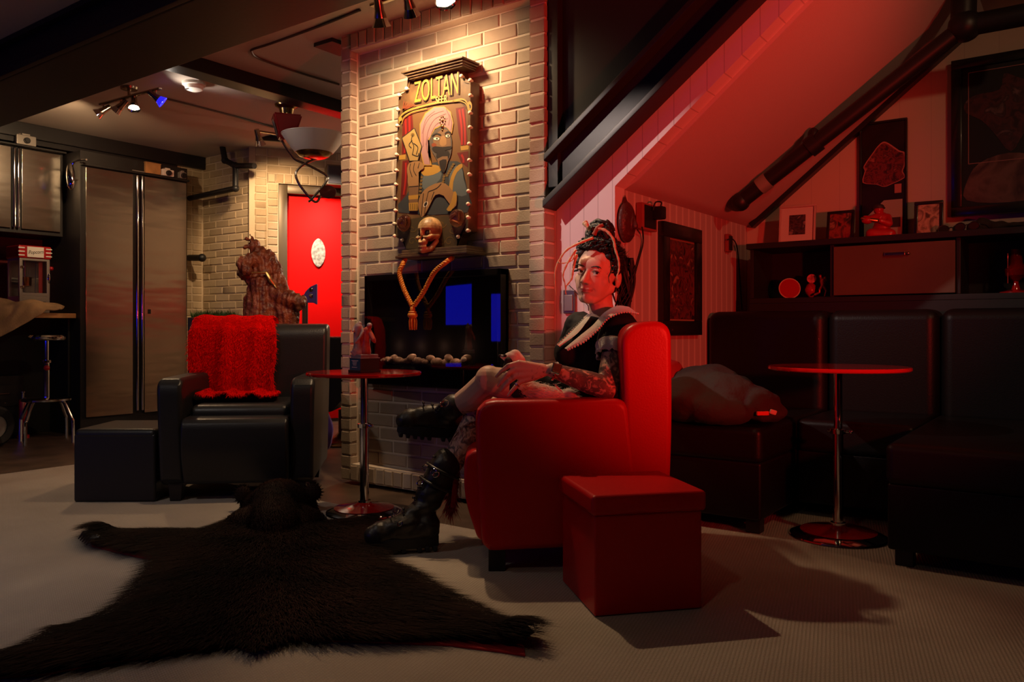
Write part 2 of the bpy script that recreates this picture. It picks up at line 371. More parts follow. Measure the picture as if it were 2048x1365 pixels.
# --- wall between chimney and alcove, rafter, alcove
SX, SZ, SK, W1Y, W2Y = -1.75, 1.50, .81, 3.2, 4.91
def zs(x): return SZ + SK * (x - SX)
xt = SX + (CEIL - SZ) / SK
mb = MB(); mb.prism([(-2.08, 0), (SX, 0), (SX, SZ), (xt, CEIL), (-2.08, CEIL)], W1Y, W1Y + .09, 'y'); struct(mb, 'wall_gable', m_panel, 'pale grooved panel wall under the rafter')
mb = MB(); mb.box2((SX - .1, W1Y + .09, 0), (SX, W2Y + .1, SZ + .02)); struct(mb, 'wall_knee', m_stripe, 'knee wall with fine vertical stripes')
mb = MB(); mb.box2((SX - .1, W2Y, 0), (3.2, W2Y + .1, 3.0)); struct(mb, 'wall_alcove', m_shelfwall, 'pale back wall of the sofa alcove')
mb = MB()   # sloped ceiling: a shallow lip then the main slope
pr = [(SX - .1, SZ), (SX + .001, SZ - .004), (SX + .075, SZ + .035), (xt + .04, CEIL + .01), (xt - .12, CEIL + .06)]
mb.prism(pr, W1Y + .088, W2Y + .02, 'y'); struct(mb, 'ceiling_slope', m_slope, 'sloped plaster ceiling of the alcove')
mb = MB()   # black trim along the foot of the slope
u = Vector((1, 0, SK)).normalized(); nrm = Vector((SK, 0, -1)).normalized()
def slat(mb, xa, xb, off, wdt, ya, yb, m=0):     # board parallel to the slope
    a = Vector((xa, 0, zs(xa))) + nrm * off; b = Vector((xb, 0, zs(xb))) + nrm * off
    mb.prism([(a.x, a.z), (b.x, b.z), (b.x + nrm.x * wdt, b.z + nrm.z * wdt), (a.x + nrm.x * wdt, a.z + nrm.z * wdt)], ya, yb, 'y', m=m, bev=.003)
mb2 = MB(); slat(mb2, SX + .02, xt - .02, .012, .035, W2Y - .06, W2Y); struct(mb2, 'trim_4', m_trim, 'black strip along the sloped ceiling on the alcove wall')
# rafter: a black steel-like section lying on the gable wall
RY = 3.11
def line(xa, za, k, x): return za + k * (x - xa)
ra, rz, rk = -2.066, 1.415, .755
xe = ra + (CEIL - rz) / rk
mb.prism([(ra, rz), (xe, CEIL), (ra, CEIL)], RY + .06, W1Y, 'y')
def raft(off, wd, y0, y1):
    k = Vector((1, 0, rk)).normalized(); n = Vector((-k.z, 0, k.x))
    x0 = ra + .001; L = (CEIL - rz - off * 1.25) / k.z
    p = Vector((x0, 0, rz + off / k.x)); q = p + k * L
    mb.prism([(p.x, p.z), (q.x, q.z), (q.x, q.z + wd / k.x), (p.x, p.z + wd / k.x)], y0, y1, 'y', bev=.004)
raft(0, .028, RY - .03, W1Y - .001); raft(.03, .15, RY + .045, W1Y - .001); raft(.175, .026, RY - .02, W1Y - .001)
mb.box2((ra, RY + .02, rz + .1), (ra + .055, W1Y - .002, CEIL), .004)
struct(mb, 'trim_5', mat('black_rafter_paint', (.022, .021, .014), .38, bump=(12, .15, .004)), 'black rafter over the gable wall')
# rest of the shell, out of the picture
mb = MB(); mb.box2((3.0, -3.6, 0), (3.2, 5.0, CEIL)); struct(mb, 'wall_right', mat('dark_wall_paint', (.05, .03, .026), .7))
mb = MB(); mb.box2((-7.6, -3.7, 0), (3.2, -3.5, CEIL)); struct(mb, 'wall_near', mat('dim_wall_paint', (.06, .04, .034), .7))
mb = MB(); mb.box2((-6.0, 7.2, 0), (-1.8, 7.4, CEIL)); mb.box2((-3.0, 5.0, 0), (-1.86, 7.2, CEIL)); struct(mb, 'wall_far', mat('back_room_paint', (.26, .19, .13), .7), 'brown wall of the back room')
mb = MB(); mb.box2((-5.6, 7.08, .95), (-2.98, 7.2, 1.36), .01); mb.box2((-3.06, 5.0, .95), (-3.0, 7.1, 1.36), .01); struct(mb, 'trim_6', m_gap, 'unseen red band added for the steel doors to reflect')  # put behind the chimney only so the steel doors mirror a red band
# ================================================================== MATERIALS FOR THINGS
m_steel = mat('brushed_steel', (.46, .41, .34), .2, 1.0, aniso=.2)
_tc = node(m_steel, 'ShaderNodeTexCoord'); _mp = node(m_steel, 'ShaderNodeMapping'); _mp.inputs['Scale'].default_value = (1, 1.1, 5.5)
_n = node(m_steel, 'ShaderNodeTexNoise'); _n.inputs['Scale'].default_value = 1.6; _n.inputs['Detail'].default_value = 1.5
_b = node(m_steel, 'ShaderNodeBump'); _b.inputs['Strength'].default_value = .22; _b.inputs['Distance'].default_value = .02
link(m_steel, _tc.outputs['Object'], _mp.inputs['Vector']); link(m_steel, _mp.outputs[0], _n.inputs['Vector']); link(m_steel, _n.outputs['Fac'], _b.inputs['Height']); link(m_steel, _b.outputs['Normal'], bsdf(m_steel).inputs['Normal'])
m_chrome = mat('chrome', (.72, .70, .68), .07, 1.0)
m_nickel = mat('satin_nickel', (.42, .34, .24), .22, 1.0)
m_blk = mat('black_powder_coat', (.011, .010, .010), .45)
m_cab = mat('black_cabinet_laminate', (.014, .012, .011), .5)
m_lea = mat('black_leather', (.016, .015, .016), .36, bump=(160, .25, .003), spec=.45)
m_sofa = mat('black_sofa_leather', (.007, .006, .006), .42, bump=(140, .25, .003), spec=.28)
m_red = mat('red_leather', (.50, .002, .003), .38, bump=(170, .2, .003), spec=.4)
m_legs = mat('black_wood_legs', (.012, .009, .008), .4)
m_butch = mat('butcher_block', (.42, .21, .075), .42, var=(9, .25))
m_tan = mat('tan_canvas', (.40, .25, .12), .9, bump=(70, .4, .006), var=(7, .15))
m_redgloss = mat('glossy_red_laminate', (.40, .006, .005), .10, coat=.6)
m_redplas = mat('red_plastic', (.36, .008, .010), .3, coat=.3)
m_white = mat('white_plastic', (.75, .70, .62), .45)
m_grey = mat('grey_metal', (.34, .31, .27), .4, .4)
m_glass = mat('clear_glass', (.95, .95, .95), .03, trans=1.0, ior=1.45)
m_sole0 = mat('tyre_rubber', (.012, .011, .010), .7)
m_ink = mat('dark_ink', (.03, .02, .02), .6)
m_brass = mat('aged_brass', (.36, .22, .08), .25, 1.0)
m_copper = mat('copper', (.55, .22, .10), .28, 1.0)
m_bulb = mat('lit_bulb', (1, .9, .75), .3, emit=((1, .82, .58), 26.0))
m_bulbw = mat('lit_cool_bulb', (1, .95, .95), .3, emit=((.95, .88, 1.0), 14.0))
m_blueglass = mat('blue_dichroic_glass', (.03, .03, .75), .15, emit=((.03, .02, 1.0), .8))
m_plastic = mat('off_white_plastic', (.82, .72, .60), .5)

def text_mesh(txt, size, mname, material, parent, loc, xax, yax, depth=.0008, shear=0.0, align='CENTER', width=1.0, sub=None):
    c = bpy.data.curves.new(mname, 'FONT'); c.body = txt; c.size = size; c.extrude = depth; c.align_x = align; c.align_y = 'CENTER'; c.shear = shear
    c.resolution_u = 3
    o = bpy.data.objects.new(mname, c); dg = bpy.context.evaluated_depsgraph_get(); COL.objects.link(o)
    dg.update(); me = bpy.data.meshes.new_from_object(o.evaluated_get(dg)); bpy.data.objects.remove(o)
    xa, ya = Vector(xax).normalized(), Vector(yax).normalized(); za = xa.cross(ya)
    mt = Matrix(((xa.x * width, ya.x, za.x, 0), (xa.y * width, ya.y, za.y, 0), (xa.z * width, ya.z, za.z, 0), (0, 0, 0, 1)))
    me.transform(mt); me.materials.clear(); me.materials.append(material); me.name = mname
    if sub is not None:
        k = len(sub.v); sub.v += [v.co + Vector(loc) for v in me.vertices]
        for p in me.polygons: sub.f.append([k + i for i in p.vertices]); sub.mi.append(mname if isinstance(mname, int) else sub.cur); sub.sm.append(False)
        bpy.data.meshes.remove(me); return None
    ob = bpy.data.objects.new(mname, me); COL.objects.link(ob); ob.parent = parent; ob.location = loc; return ob

# ================================================================== LEFT SIDE OF THE ROOM
FX = -6.72                                        # plane of the tall cabinet's doors
c0 = on_x(163, 600, FX).y; c1 = on_x(377, 600, FX).y
cabt = thing('storage_cabinet', 'tall two-door brushed steel cabinet in a black frame', 'cabinet', ((FX - 7.4) / 2, (c0 + c1) / 2, 0)); BL = cabt.location
def rel(p): return Vector(p) - BL
def bx(name, a, b, m, par, bev=.004, seg=2, rl=None):
    t = MB(); t.box2(a, b, bev, seg); o = t.obj(name, m); 
    if par:
        bpy.context.view_layer.update(); o.parent = par
        base = par.matrix_world if False else None
        pl = Vector((0, 0, 0)); q = par
        while q: pl = pl + q.location; q = q.parent
        o.data.transform(Matrix.Translation(-pl))
    return o
bx('body', (-7.41, c0, -.02), (FX - .022, c1, 2.33), m_cab, cabt)
ya, yb, yc, yd = (on_x(p, 600, FX).y for p in (172, 266, 289, 373))
h0, h1 = .125, 2.195
for a, b in ((ya, yb), (yc, yd)): bx('door', (FX - .02, a, h0), (FX, b, h1), m_steel, cabt, .003)
for p in (271, 281): 
    y = on_x(p, 600, FX).y; bx('handle', (FX - .018, y, h0 + .02), (FX + .022, y + .022, h1), m_chrome, cabt, .009, 3)
bx('badge', (FX - .01, on_x(265, 600, FX).y, 2.205), (FX + .004, on_x(290, 600, FX).y, 2.235), m_grey, cabt, .002)
bx('lock', (FX - .001, on_x(296, 600, FX).y, .99), (FX + .008, on_x(301, 600, FX).y, 1.03), m_blk, cabt, .002)

# things on top of the tall cabinet's front ledge
def small_camera(loc, label, w=.11, h=.075, body=m_white, rot=R(90)):
    t = thing('camera', label, 'camera', loc, rot, 'old cameras on the cabinets')
    q = MB(); q.box((0, 0, h / 2), (w, .045, h), .008); q.box((0, 0, h + .006), (w * .4, .035, .014), .004); q.obj('body', body, t)
    q = MB(); q.lathe([(.024, 0), (.024, .018), (.019, .02), (.019, .03), (.0, .03)], (0, -.02, h * .45), 20, xf=Matrix.Rotation(R(90), 4, 'X')); q.obj('lens', m_blk, t)
    q = MB(); q.box((-w * .3, 0, h + .004), (.018, .018, .012), .003); q.obj('shutter_button', m_chrome, t); return t
TOPZ = 2.33
def ledge(px, wx=-6.80): p = on_x(px, 340, wx); return (wx, p.y, 2.33)
# the cabinet carries a low front rail on which they stand
bx('ledge', (FX - .03, c0, 2.205), (FX + .02, c1, 2.225), m_cab, cabt)
bx('top_rail', (FX - .022, c0, 2.225), (FX - .02, c1, 2.33), m_cab, cabt, .001)
def on_ledge(px): p = on_x(px, 345, FX + .002); return (FX + .002, p.y, 2.226)
t = thing('wooden_box', 'small brown wooden box on top of the tall steel cabinet', 'box', on_ledge(305)); q = MB(); q.box((0, 0, .045), (.03, .14, .09), .003); q.obj('body', m_butch, t); q = MB(); q.box((0, 0, .094), (.034, .146, .008), .002); q.obj('lid', m_butch, t)
small_camera(on_ledge(334), 'cream box camera beside the wooden box on the steel cabinet', .115, .06)
small_camera(on_ledge(364), 'tiny square camera at the right end of the steel cabinet', .065, .06, m_grey)

# chrome mirror clipped to the cabinet's corner
mp = on_y(150, 345, c0 - .03); t = thing('chrome_mirror', 'oval chrome mirror clipped to the upper corner of the steel cabinet', 'mirror', (mp.x, mp.y, mp.z - .09))
q = MB(); q.ball((0, -.035, .05), (.045, .03, .115), rot=Matrix.Rotation(R(-8), 3, 'Y')); q.obj('shell', m_chrome, t)
q = MB(); q.tube(smooth_path([(.0, -.02, .15), (.03, -.01, .175), (.10, .0, .18), (.17, .01, .175)], 5), .008); q.obj('arm', m_chrome, t)
q = MB(); q.tube([(.0, -.06, -.03), (.0, -.02, .02), (0, .022, .03)], .007); q.obj('clip', m_chrome, t)

# wall cabinet
UX = -6.985
wc = thing('wall_cabinet', 'steel-door wall cabinet above the wooden counter', 'cabinet', (-7.2, 2.6, 1.63))
bx('body', (-7.41, 1.2, 1.63), (UX - .02, on_x(128, 400, UX).y, 2.345), m_cab, wc)
e = [on_x(p, 400, UX).y for p in (-70, 22, 44, 121)]
for a, b in ((e[0], e[1]), (e[2], e[3])): bx('door', (UX - .018, a, 1.665), (UX, b, 2.315), m_steel, wc, .003)
for p in (25, 33): y = on_x(p, 400, UX).y; bx('handle', (UX - .016, y, 1.67), (UX + .02, y + .02, 2.31), m_chrome, wc, .008, 3)
p = on_x(50, 275, UX + .015); bx('ledge', (UX - .02, e[0], 2.32), (UX + .05, on_x(128, 400, UX).y, 2.335), m_cab, wc)
small_camera((UX + .022, p.y, 2.336), 'dark folding camera on top of the wall cabinet', .15, .08, m_grey)

# counter with its base
KX = -6.80; kend = c0 - .004
ct = thing('counter', 'wooden worktop on a black base beside the steel cabinet', 'counter', (-7.1, 2.2, 0))
bx('worktop', (-7.41, .4, .945), (KX, kend, .985), m_butch, ct)
bx('base', (-7.41, .4, -.02), (-7.22, kend, .945), m_cab, ct); bx('side_panel', (-7.22, kend - .02, -.02), (-6.9, kend, .944), m_cab, ct)
# popcorn machine
px0 = on_x(40, 635, -6.95).y; px1 = on_x(101, 635, -6.95).y; pw = px1 - px0
pm = thing('popcorn_machine', 'small red-topped popcorn machine standing on the wooden counter', 'popcorn machine', (-7.07, (px0 + px1) / 2, .985))
hw = pw / 2
q = MB(); q.box((0, 0, .07), (.22, pw, .135), .006); q.box((0, 0, .435), (.22, pw, .02), .004)
for sx in (-1, 1):
    for sy in (-1, 1): q.box((sx * .10, sy * (hw - .012), .28), (.022, .024, .30), .004)
q.box((0.10, 0, .15), (.02, pw, .03), .003); q.box((-.105, 0, .28), (.008, pw - .02, .3), .002); q.obj('cabinet_frame', m_grey, pm)
q = MB(); q.box((.104, 0, .29), (.004, pw - .045, .25), .001); q.obj('window', m_glass, pm)
q = MB(); q.box((0, 0, .495), (.24, pw + .02, .105), .012)
for k in range(3):
    for sy in (-1, 1): q.box((.118, sy * (hw - .012), .465 + k * .03), (.012, .05, .012), .005, m=1)
q.obj('top', [m_redplas, m_white], pm)
q = MB(); q.box((.122, 0, .495), (.006, pw * .55, .085), .002); sg = q.obj('sign_plate', m_white, pm)
text_mesh('Popcorn', .042, 'lettering', m_ink, sg, (.1262, 0, .495), (0, 1, .12), (0, -.12, 1), shear=.35, width=.8)
q = MB(); q.lathe([(.0, 0), (.045, .005), (.048, .07), (.05, .075), (.0, .075)], (0, -.03, .22), 24); q.tube([(0, -.03, .30), (0, -.03, .43)], .006); q.obj('kettle', m_copper, pm)
q = MB(); q.tube([(.11, -hw * .62, .075), (.135, -hw * .62, .09), (.135, hw * .62, .09), (.11, hw * .62, .075)], .004); q.obj('drawer_handle', m_chrome, pm)
for z in (.21, .37): q = MB(); q.box((.114, -hw + .018, z), (.01, .026, .022), .003); q.obj('hinge', m_chrome, pm)
q = MB(); q.ball((.112, hw - .006, .29), (.012, .016, .045)); q.obj('door_latch', m_chrome, pm)
q = MB(); q.ball((.10, hw + .014, .37), .018); q.obj('knob', m_redplas, pm)

# tan jacket thrown over the counter
def sheet(name, fn, nu, nv, m, thick=.008, parent=None, base=None, label=None, cat=None):
    q = MB(); vs = [fn(i / nu, j / nv) for j in range(nv + 1) for i in range(nu + 1)]
    fs = [(j * (nu + 1) + i, j * (nu + 1) + i + 1, (j + 1) * (nu + 1) + i + 1, (j + 1) * (nu + 1) + i) for j in range(nv) for i in range(nu)]
    q.add(vs, fs); o = q.obj(name, m, parent, base=base, sharp=0)
    md = o.modifiers.new('t', 'SOLIDIFY'); md.thickness = thick; md.offset = 0
    if label: tag(o, label, cat)
    return o
yj0, yj1 = on_x(-60, 640, KX).y, on_x(124, 630, KX).y
def jac(u, v):
    y = yj0 + (yj1 - yj0) * u; wdt = 1 - max(0, (u - .55) / .45) * .85
    hang = max(0.0, .30 * (1 - u / .80)) + .012
    s = v * (.11 * wdt + .04 + hang); top = .11 * wdt + .04
    n = noise.noise(Vector((u * 7, v * 5, 2))) * .02 + .03 * math.sin(u * 9 + v * 4) * .5
    puff = .045 + .085 * (1 - u) * math.sin(min(1, s / top) * 2.6 + .2) ** 2
    if s < top: return Vector((KX - top + s + .012, y + .03 * math.sin(v * 6), .995 + max(.0, puff + n)))
    k = s - top; return Vector((KX + .016 + .018 * min(1, k * 30) + abs(n) * .8, y + .03 * math.sin(v * 6), .995 + max(0, puff + n) * math.exp(-k * 25) - k))
sheet('jacket', jac, 40, 34, m_tan, .014, base=(-6.85, (yj0 + yj1) / 2, .99), label='tan quilted jacket thrown over the edge of the wooden counter', cat='jacket')

# bar stool
sc = W((93 - 1024) / FPX * 6.2, 6.2, -.02)
st = thing('bar_stool', 'chrome swivel stool with bent legs under the counter', 'stool', sc)
q = MB(); q.lathe([(0, .785), (.105, .785), (.125, .79), (.132, .80), (.132, .815), (.118, .828), (0, .832)], n=32); q.obj('seat', m_chrome, st)
q = MB(); q.tube([(0, 0, .33), (0, 0, .62)], .021); q.tube([(0, 0, .60), (0, 0, .79)], .016); q.lathe([(.03, .61), (.034, .615), (.034, .63), (.03, .635)]); q.obj('post', m_chrome, st)
q = MB(); q.ball((.03, -.012, .575), .022); q.obj('knob', m_redplas, st)
q = MB(); q.lathe([(0, .315), (.15, .315), (.17, .322), (.172, .335), (.155, .345), (.06, .35), (0, .35)]); q.obj('ring', m_chrome, st)
for k in range(4):
    a = R(28 + 90 * k); ca, sa = math.cos(a), math.sin(a); q = MB()
    q.tube(smooth_path([(.13 * ca, .13 * sa, .32), (.155 * ca, .155 * sa, .30), (.21 * ca, .21 * sa, .19), (.222 * ca, .222 * sa, .16), (.225 * ca, .225 * sa, .0)], 5), .013); q.obj('leg', m_chrome, st)
# tool chest and a boxed blue crate under the counter
t = thing('tool_chest', 'low dark tool chest under the counter behind the stool', 'tool chest', (-7.12, 2.72, -.02)); q = MB(); q.box((0, 0, .25), (.18, .42, .5), .008); q.obj('body', m_blk, t)
for k in range(2): q = MB(); q.box((.093, 0, .14 + k * .2), (.008, .38, .17), .004); dr = q.obj('drawer', m_cab, t); q = MB(); q.tube([(.096, -.1, .16 + k * .2), (.110, -.09, .16 + k * .2), (.110, .09, .16 + k * .2), (.096, .1, .16 + k * .2)], .004); q.obj('handle', m_chrome, dr)
t = thing('bottle_jack', 'small red bottle jack on the floor left of the stool', 'jack', W((46 - 1024) / FPX * 6.42, 6.42, -.02)); q = MB(); q.lathe([(.045, 0), (.045, .025), (.03, .03), (.03, .3), (.024, .31), (0, .31)]); q.obj('cylinder', m_redplas, t); q = MB(); q.lathe([(.012, .31), (.012, .36), (.02, .365), (.02, .375), (0, .375)]); q.obj('ram', m_chrome, t)

# a tyre at the very edge of the picture
t = thing('tyre', 'black tyre with a dull rim on the floor at the left picture edge', 'tyre', W((-14 - 1024) / FPX * 5.9, 5.9, -.02), YAW)
q = MB(); q.lathe([(.085, -.04), (.13, -.048), (.15, -.03), (.155, 0), (.15, .03), (.13, .048), (.085, .04), (.085, -.04)], (0, 0, .155), 40, xf=Matrix.Rotation(R(70), 4, 'Z') @ Matrix.Rotation(R(90), 4, 'X')); q.obj('tread', m_sole0, t)
q = MB(); q.lathe([(0, -.02), (.03, -.03), (.075, -.012), (.086, -.036), (.086, .03), (0, .03)], (0, 0, .155), 32, xf=Matrix.Rotation(R(70), 4, 'Z') @ Matrix.Rotation(R(90), 4, 'X')); q.obj('rim', m_grey, t)
# black pipes in the niche
def pipe(name, paths, r, label, m=m_blk, cat='pipe', joints=()):
    q = MB()
    for P in paths: q.tube(smooth_path(P, 4) if len(P) > 3 else P, r, 14)
    for j in joints: q.ball(j, r * 1.28)
    o = q.obj(name, m, base=q.v[0].copy()); return tag(o, label, cat)
py = 4.36
PA, PB, PC, PD, PE, PF, PG = [on_y(x, y, py) for x, y in ((563, 279), (440, 267), (450, 321), (471, 332), (509, 332), (471, 377), (379, 397))]
pipe('drain_pipe', [[PA, PB], [PB, PC], [PC, PD], [PD, PE], [PD, PF], [PF, PG]], .026, 'black stepped pipe with elbows in front of the niche bricks', joints=[PB, PC, PD, PF])
q1 = on_y(378, 516, 4.36); q2 = on_y(404, 516, 4.36); pipe('pipe_stub', [[q1, q2]], .03, 'short black pipe stub low on the niche wall', joints=[q2])
# loudspeaker on the door wall
p = D0 + DW * .72 + DN * .135; p.z = 2.27
t = thing('loudspeaker', 'small bronze loudspeaker on the bricks above the red door', 'loudspeaker', p, R(56)); q = MB(); q.box((0, 0, .0), (.21, .16, .19), .012); q.obj('box', m_bronze, t); q = MB(); q.box((0, -.083, 0), (.18, .008, .16), .003); q.obj('grille', m_ink, t)

# sculptural ceiling light
LD = 5.94
def lp(x, y, d=LD): return at(x, y, d)
lb = lp(573, 212); lb.z = CEIL
sl = thing('sculptural_light', 'ceiling light with red tapered box, white bowl and looped bronze rods', 'ceiling light', lb)
L0 = lambda x, y, d=LD: lp(x, y, d) - lb
q = MB(); q.lathe([(.0, -.085), (.045, -.085), (.05, -.05), (.055, -.03), (.082, -.012), (.085, 0), (0, 0)], n=32); q.obj('canopy', m_brass, sl)
q = MB(); zt, zb = -.085, -.265; a, b = .105, .052
vs = [(x * s_, y * s_, z) for z, s_ in ((zt, a), (zb, b)) for x, y in ((-1, -1), (1, -1), (1, 1), (-1, 1))]
bb = bmesh.new(); vv = [bb.verts.new(v) for v in vs]
for f in ((0, 1, 2, 3), (7, 6, 5, 4), (0, 4, 5, 1), (1, 5, 6, 2), (2, 6, 7, 3), (3, 7, 4, 0)): bb.faces.new([vv[i] for i in f])
bmesh.ops.recalc_face_normals(bb, faces=bb.faces); bmesh.ops.bevel(bb, geom=list(bb.edges), offset=.012, segments=3, affect='EDGES'); q.bm(bb, 0, Matrix.Rotation(R(58), 4, 'Z')); q.obj('tapered_box', m_redplas, sl)
# striped sticker on the box's left face
stk = MB(); stk.cur = 0
Rz = Matrix.Rotation(R(58), 3, 'Z'); nx = Rz @ Vector((-1, 0, -.29)).normalized(); xa = Rz @ Vector((0, -1, 0)); ya_ = nx.cross(xa); cen = Rz @ Vector((-.0815, 0, -.175))
if ya_.z < 0: ya_ = -ya_
def quad(mb_, c, u0, u1, v0, v1, off, m): mb_.add([c + xa * u + ya_ * v + nx * off for u, v in ((u0, v0), (u1, v0), (u1, v1), (u0, v1))], [(0, 1, 2, 3)], m, None, False)
quad(stk, cen, -.042, .042, -.055, .055, .004, 0)
xx = -.036; random.seed(9)
for wds in (.004, .002, .006, .003, .002, .005, .003, .006, .002, .004): quad(stk, cen, xx, xx + wds, -.05, .05, .0046, 1); xx += wds + random.choice((.003, .0045, .002))
stk.obj('striped_sticker', [m_white, m_ink], sl)
bc = L0(628, 272, 5.9); q = MB(); q.lathe([(.235, .0), (.235, .006), (.21, -.03), (.17, -.085), (.14, -.12), (.135, -.125), (.0, -.13), (.0, -.12), (.12, -.112), (.16, -.07), (.205, -.02), (.225, .0)], (bc.x, bc.y, bc.z), 40); q.obj('bowl', m_plastic, sl)
q = MB(); q.lathe([(.13, -.125), (.11, -.15), (.07, -.165), (0, -.168)], (bc.x, bc.y, bc.z), 32); q.obj('bowl_base', m_brass, sl)
q = MB(); q.tube(smooth_path([L0(560, 272), L0(570, 292), L0(583, 310), L0(592, 320), L0(615, 330), L0(640, 343), L0(655, 354), L0(648, 370), L0(632, 389), L0(622, 400), L0(617, 404)], 5), .009); q.obj('rod', m_nickel, sl)
q = MB(); q.tube(smooth_path([L0(652, 312), L0(632, 318), L0(606, 330), L0(592, 346), L0(596, 364), L0(608, 382), L0(622, 398), L0(630, 404), L0(636, 402), L0(642, 391), L0(650, 388)], 5), .009); q.obj('rod', m_nickel, sl)
q = MB(); c_ = L0(656, 384); q.lathe([(0, -.008), (.058, -.006), (.062, 0), (.058, .006), (0, .008)], c_, 32, xf=Matrix.Rotation(YAW + R(15), 4, 'Z') @ Matrix.Rotation(R(62), 4, 'X')); q.obj('disc', mat('smoked_rose_glass', (.20, .05, .04), .12, trans=.3), sl)
q = MB(); q.tube([L0(590, 268, 5.9), L0(600, 280, 5.9)], .012); q.tube([L0(598, 262, 6.0), L0(606, 272, 6.0)], .03); q.obj('arm', m_grey, sl)

# ------------------------------------------------------------------ track lights
def head(par, base, tgt, drop=.055, blue=False, bulb=m_bulbw, k=1.0):
    """spot head on a drop rod; base and tgt in the parent's axes"""
    b = Vector(base); t = (Vector(tgt) - b).normalized(); q = MB(); p = b - Vector((0, 0, drop)); q.tube([b, p], .006, 8); q.obj('drop_rod', m_nickel, par)
    ax = t.to_track_quat('Z', 'Y').to_matrix().to_4x4()
    q = MB(); q.lathe([(0, -.06 * k), (.018 * k, -.058 * k), (.02 * k, -.01 * k), (.026 * k, .015 * k), (.026 * k, .02 * k)], p, 20, xf=ax); h = q.obj('lamp_holder', m_nickel, par)
    q = MB(); q.lathe([(.024 * k, .016 * k), (.030 * k, .03 * k), (.040 * k, .052 * k), (.041 * k, .054 * k), (.036 * k, .052 * k), (.026 * k, .034 * k)], p, 24, xf=ax); q.obj('reflector', m_blueglass if blue else m_chrome, h)
    q = MB(); q.lathe([(0, .040 * k), (.028 * k, .041 * k), (.0, .048 * k)], p, 20, xf=ax); q.obj('bulb', bulb, h)
    return p + t * (.07 * k)
def track(name, label, a, b, heads, mount=.5, bar=.012):
    c = (a + b) / 2; t = thing(name, label, 'track light', Vector((c.x, c.y, CEIL)), 0, 'ceiling track lights')
    A, B = a - t.location, b - t.location; d = (B - A).normalized(); ang = math.atan2(d.y, d.x)
    q = MB(); q.box((A + B) / 2, ((B - A).length, .026, .016), .005, rot=(0, 0, ang)); q.obj('rail', m_nickel, t)
    q = MB(); m_ = A + (B - A) * mount; q.lathe([(.0, m_.z), (.01, m_.z), (.012, -.02), (.055, -.016), (.058, 0), (0, 0)], (m_.x, m_.y, 0), 28); q.obj('mount', m_nickel, t)
    out = []
    for k, tg, bl, bu, kk in heads: out.append(head(t, A + d * (B - A).length * k, Vector(tg) - t.location, .05, bl, bu, kk) + t.location)
    return out
ra_ = on_z(200, 209, 2.455); rb_ = on_z(321, 177, 2.455)
hp = track('track_light', 'nickel four-lamp track light hanging past the big beam at left', ra_, rb_,
    [(.06, W(-4.6, 5.2, 1.2), False, m_bulbw, 1.0), (.36, W(-4.2, 5.6, 1.0), False, m_bulbw, 1.0), (.58, W(-2.1, 4.4, .2), False, m_bulb, 1.0), (.93, W(-.8, 6.0, 1.2), True, m_bulbw, 1.0)])
spot('track_lamp_a', hp[0], on_x(60, 330, UX), WARM, 34, 80, .8)
spot('track_lamp_b', hp[1], on_x(240, 420, FX), WARM, 40, 85, .8)
spot('track_lamp_c', hp[2], W(-2.2, 4.5, 0), WARM, 45, 80, .8)
spot('track_lamp_d', hp[3], at(425, 178, 5.3), (1, .86, .72), 7, 130, 1)
rc_ = on_z(512, 262, 2.465); rd_ = on_z(668, 285, 2.465)
hp2 = track('track_light', 'track light in front of the red door, its lit lamp facing left', rc_, rd_, [(.03, D0 + DW * .45 + Vector((.1, -.1, 1.0)), False, m_bulb, 1.15), (.93, D0 + DW * .9 + Vector((0, 0, .9)), False, m_bulbw, 1.0)])
spot('door_lamp_a', hp2[0], D0 + DW * .26 + Vector((0, 0, 1.75)), WARM, 75, 85, .7)
spot('door_lamp_b', hp2[1], D0 + DW * .75 + Vector((0, 0, 1.25)), (1, .8, .62), 120, 95, 1)
# track above the painted sign
re_ = on_y(742, -10, 2.74); rf_ = on_y(900, -58, 2.74); re_.z = rf_.z = 2.425
_h = [on_y(767, 30, 2.76), on_y(823, 12, 2.76), on_y(886, -2, 2.76)]
hp3 = track('track_light', 'three-lamp track light high in front of the brick chimney', re_, rf_,
    [(.12, (-3.0, CM, 1.5), False, m_bulbw, 1.15), (.5, (-2.75, CM, 1.9), False, m_bulb, 1.05), (.92, W(.30, 2.35, 0), False, m_bulb, 1.2)])
spot('sign_lamp_a', hp3[0], (-3.05, CM, 1.5), WARM, 58, 140, 1)
spot('sign_lamp_b', hp3[1], (-2.6, CM, 1.9), WARM, 34, 150, 1)
spot('floor_lamp_spot', hp3[2], W(.25, 2.35, 0), WARM, 60, 50, .5, .02)

# cables, smoke detector, vent on the ceiling
def cable(name, pts, r, label, m=m_grey, cat='cable'):
    q = MB(); q.tube(smooth_path(pts, 6), r, 8); return tag(q.obj(name, m, base=q.v[0].copy()), label, cat)
zc = CEIL - .008
m_wire = mat('brown_cable', (.07, .05, .035), .5)
cable('ceiling_cable', [on_z(*p, zc) for p in ((720, 20), (640, 52), (540, 88), (508, 98), (503, 104), (520, 118), (600, 146), (678, 169))], .007, 'thin cable looping across the ceiling near the chimney', m_wire)
cable('ceiling_cable', [on_z(*p, zc) for p in ((326, 196), (390, 212), (470, 233), (530, 250), (575, 262))], .007, 'thin cable running from the left track light towards the ceiling light', m_wire)
p = on_z(388, 166, CEIL); t = thing('smoke_detector', 'round white smoke detector on the ceiling', 'smoke detector', p)
q = MB(); q.lathe([(0, -.055), (.03, -.055), (.055, -.045), (.062, -.02), (.075, -.018), (.078, 0), (0, 0)], n=36); q.obj('body', m_white, t)
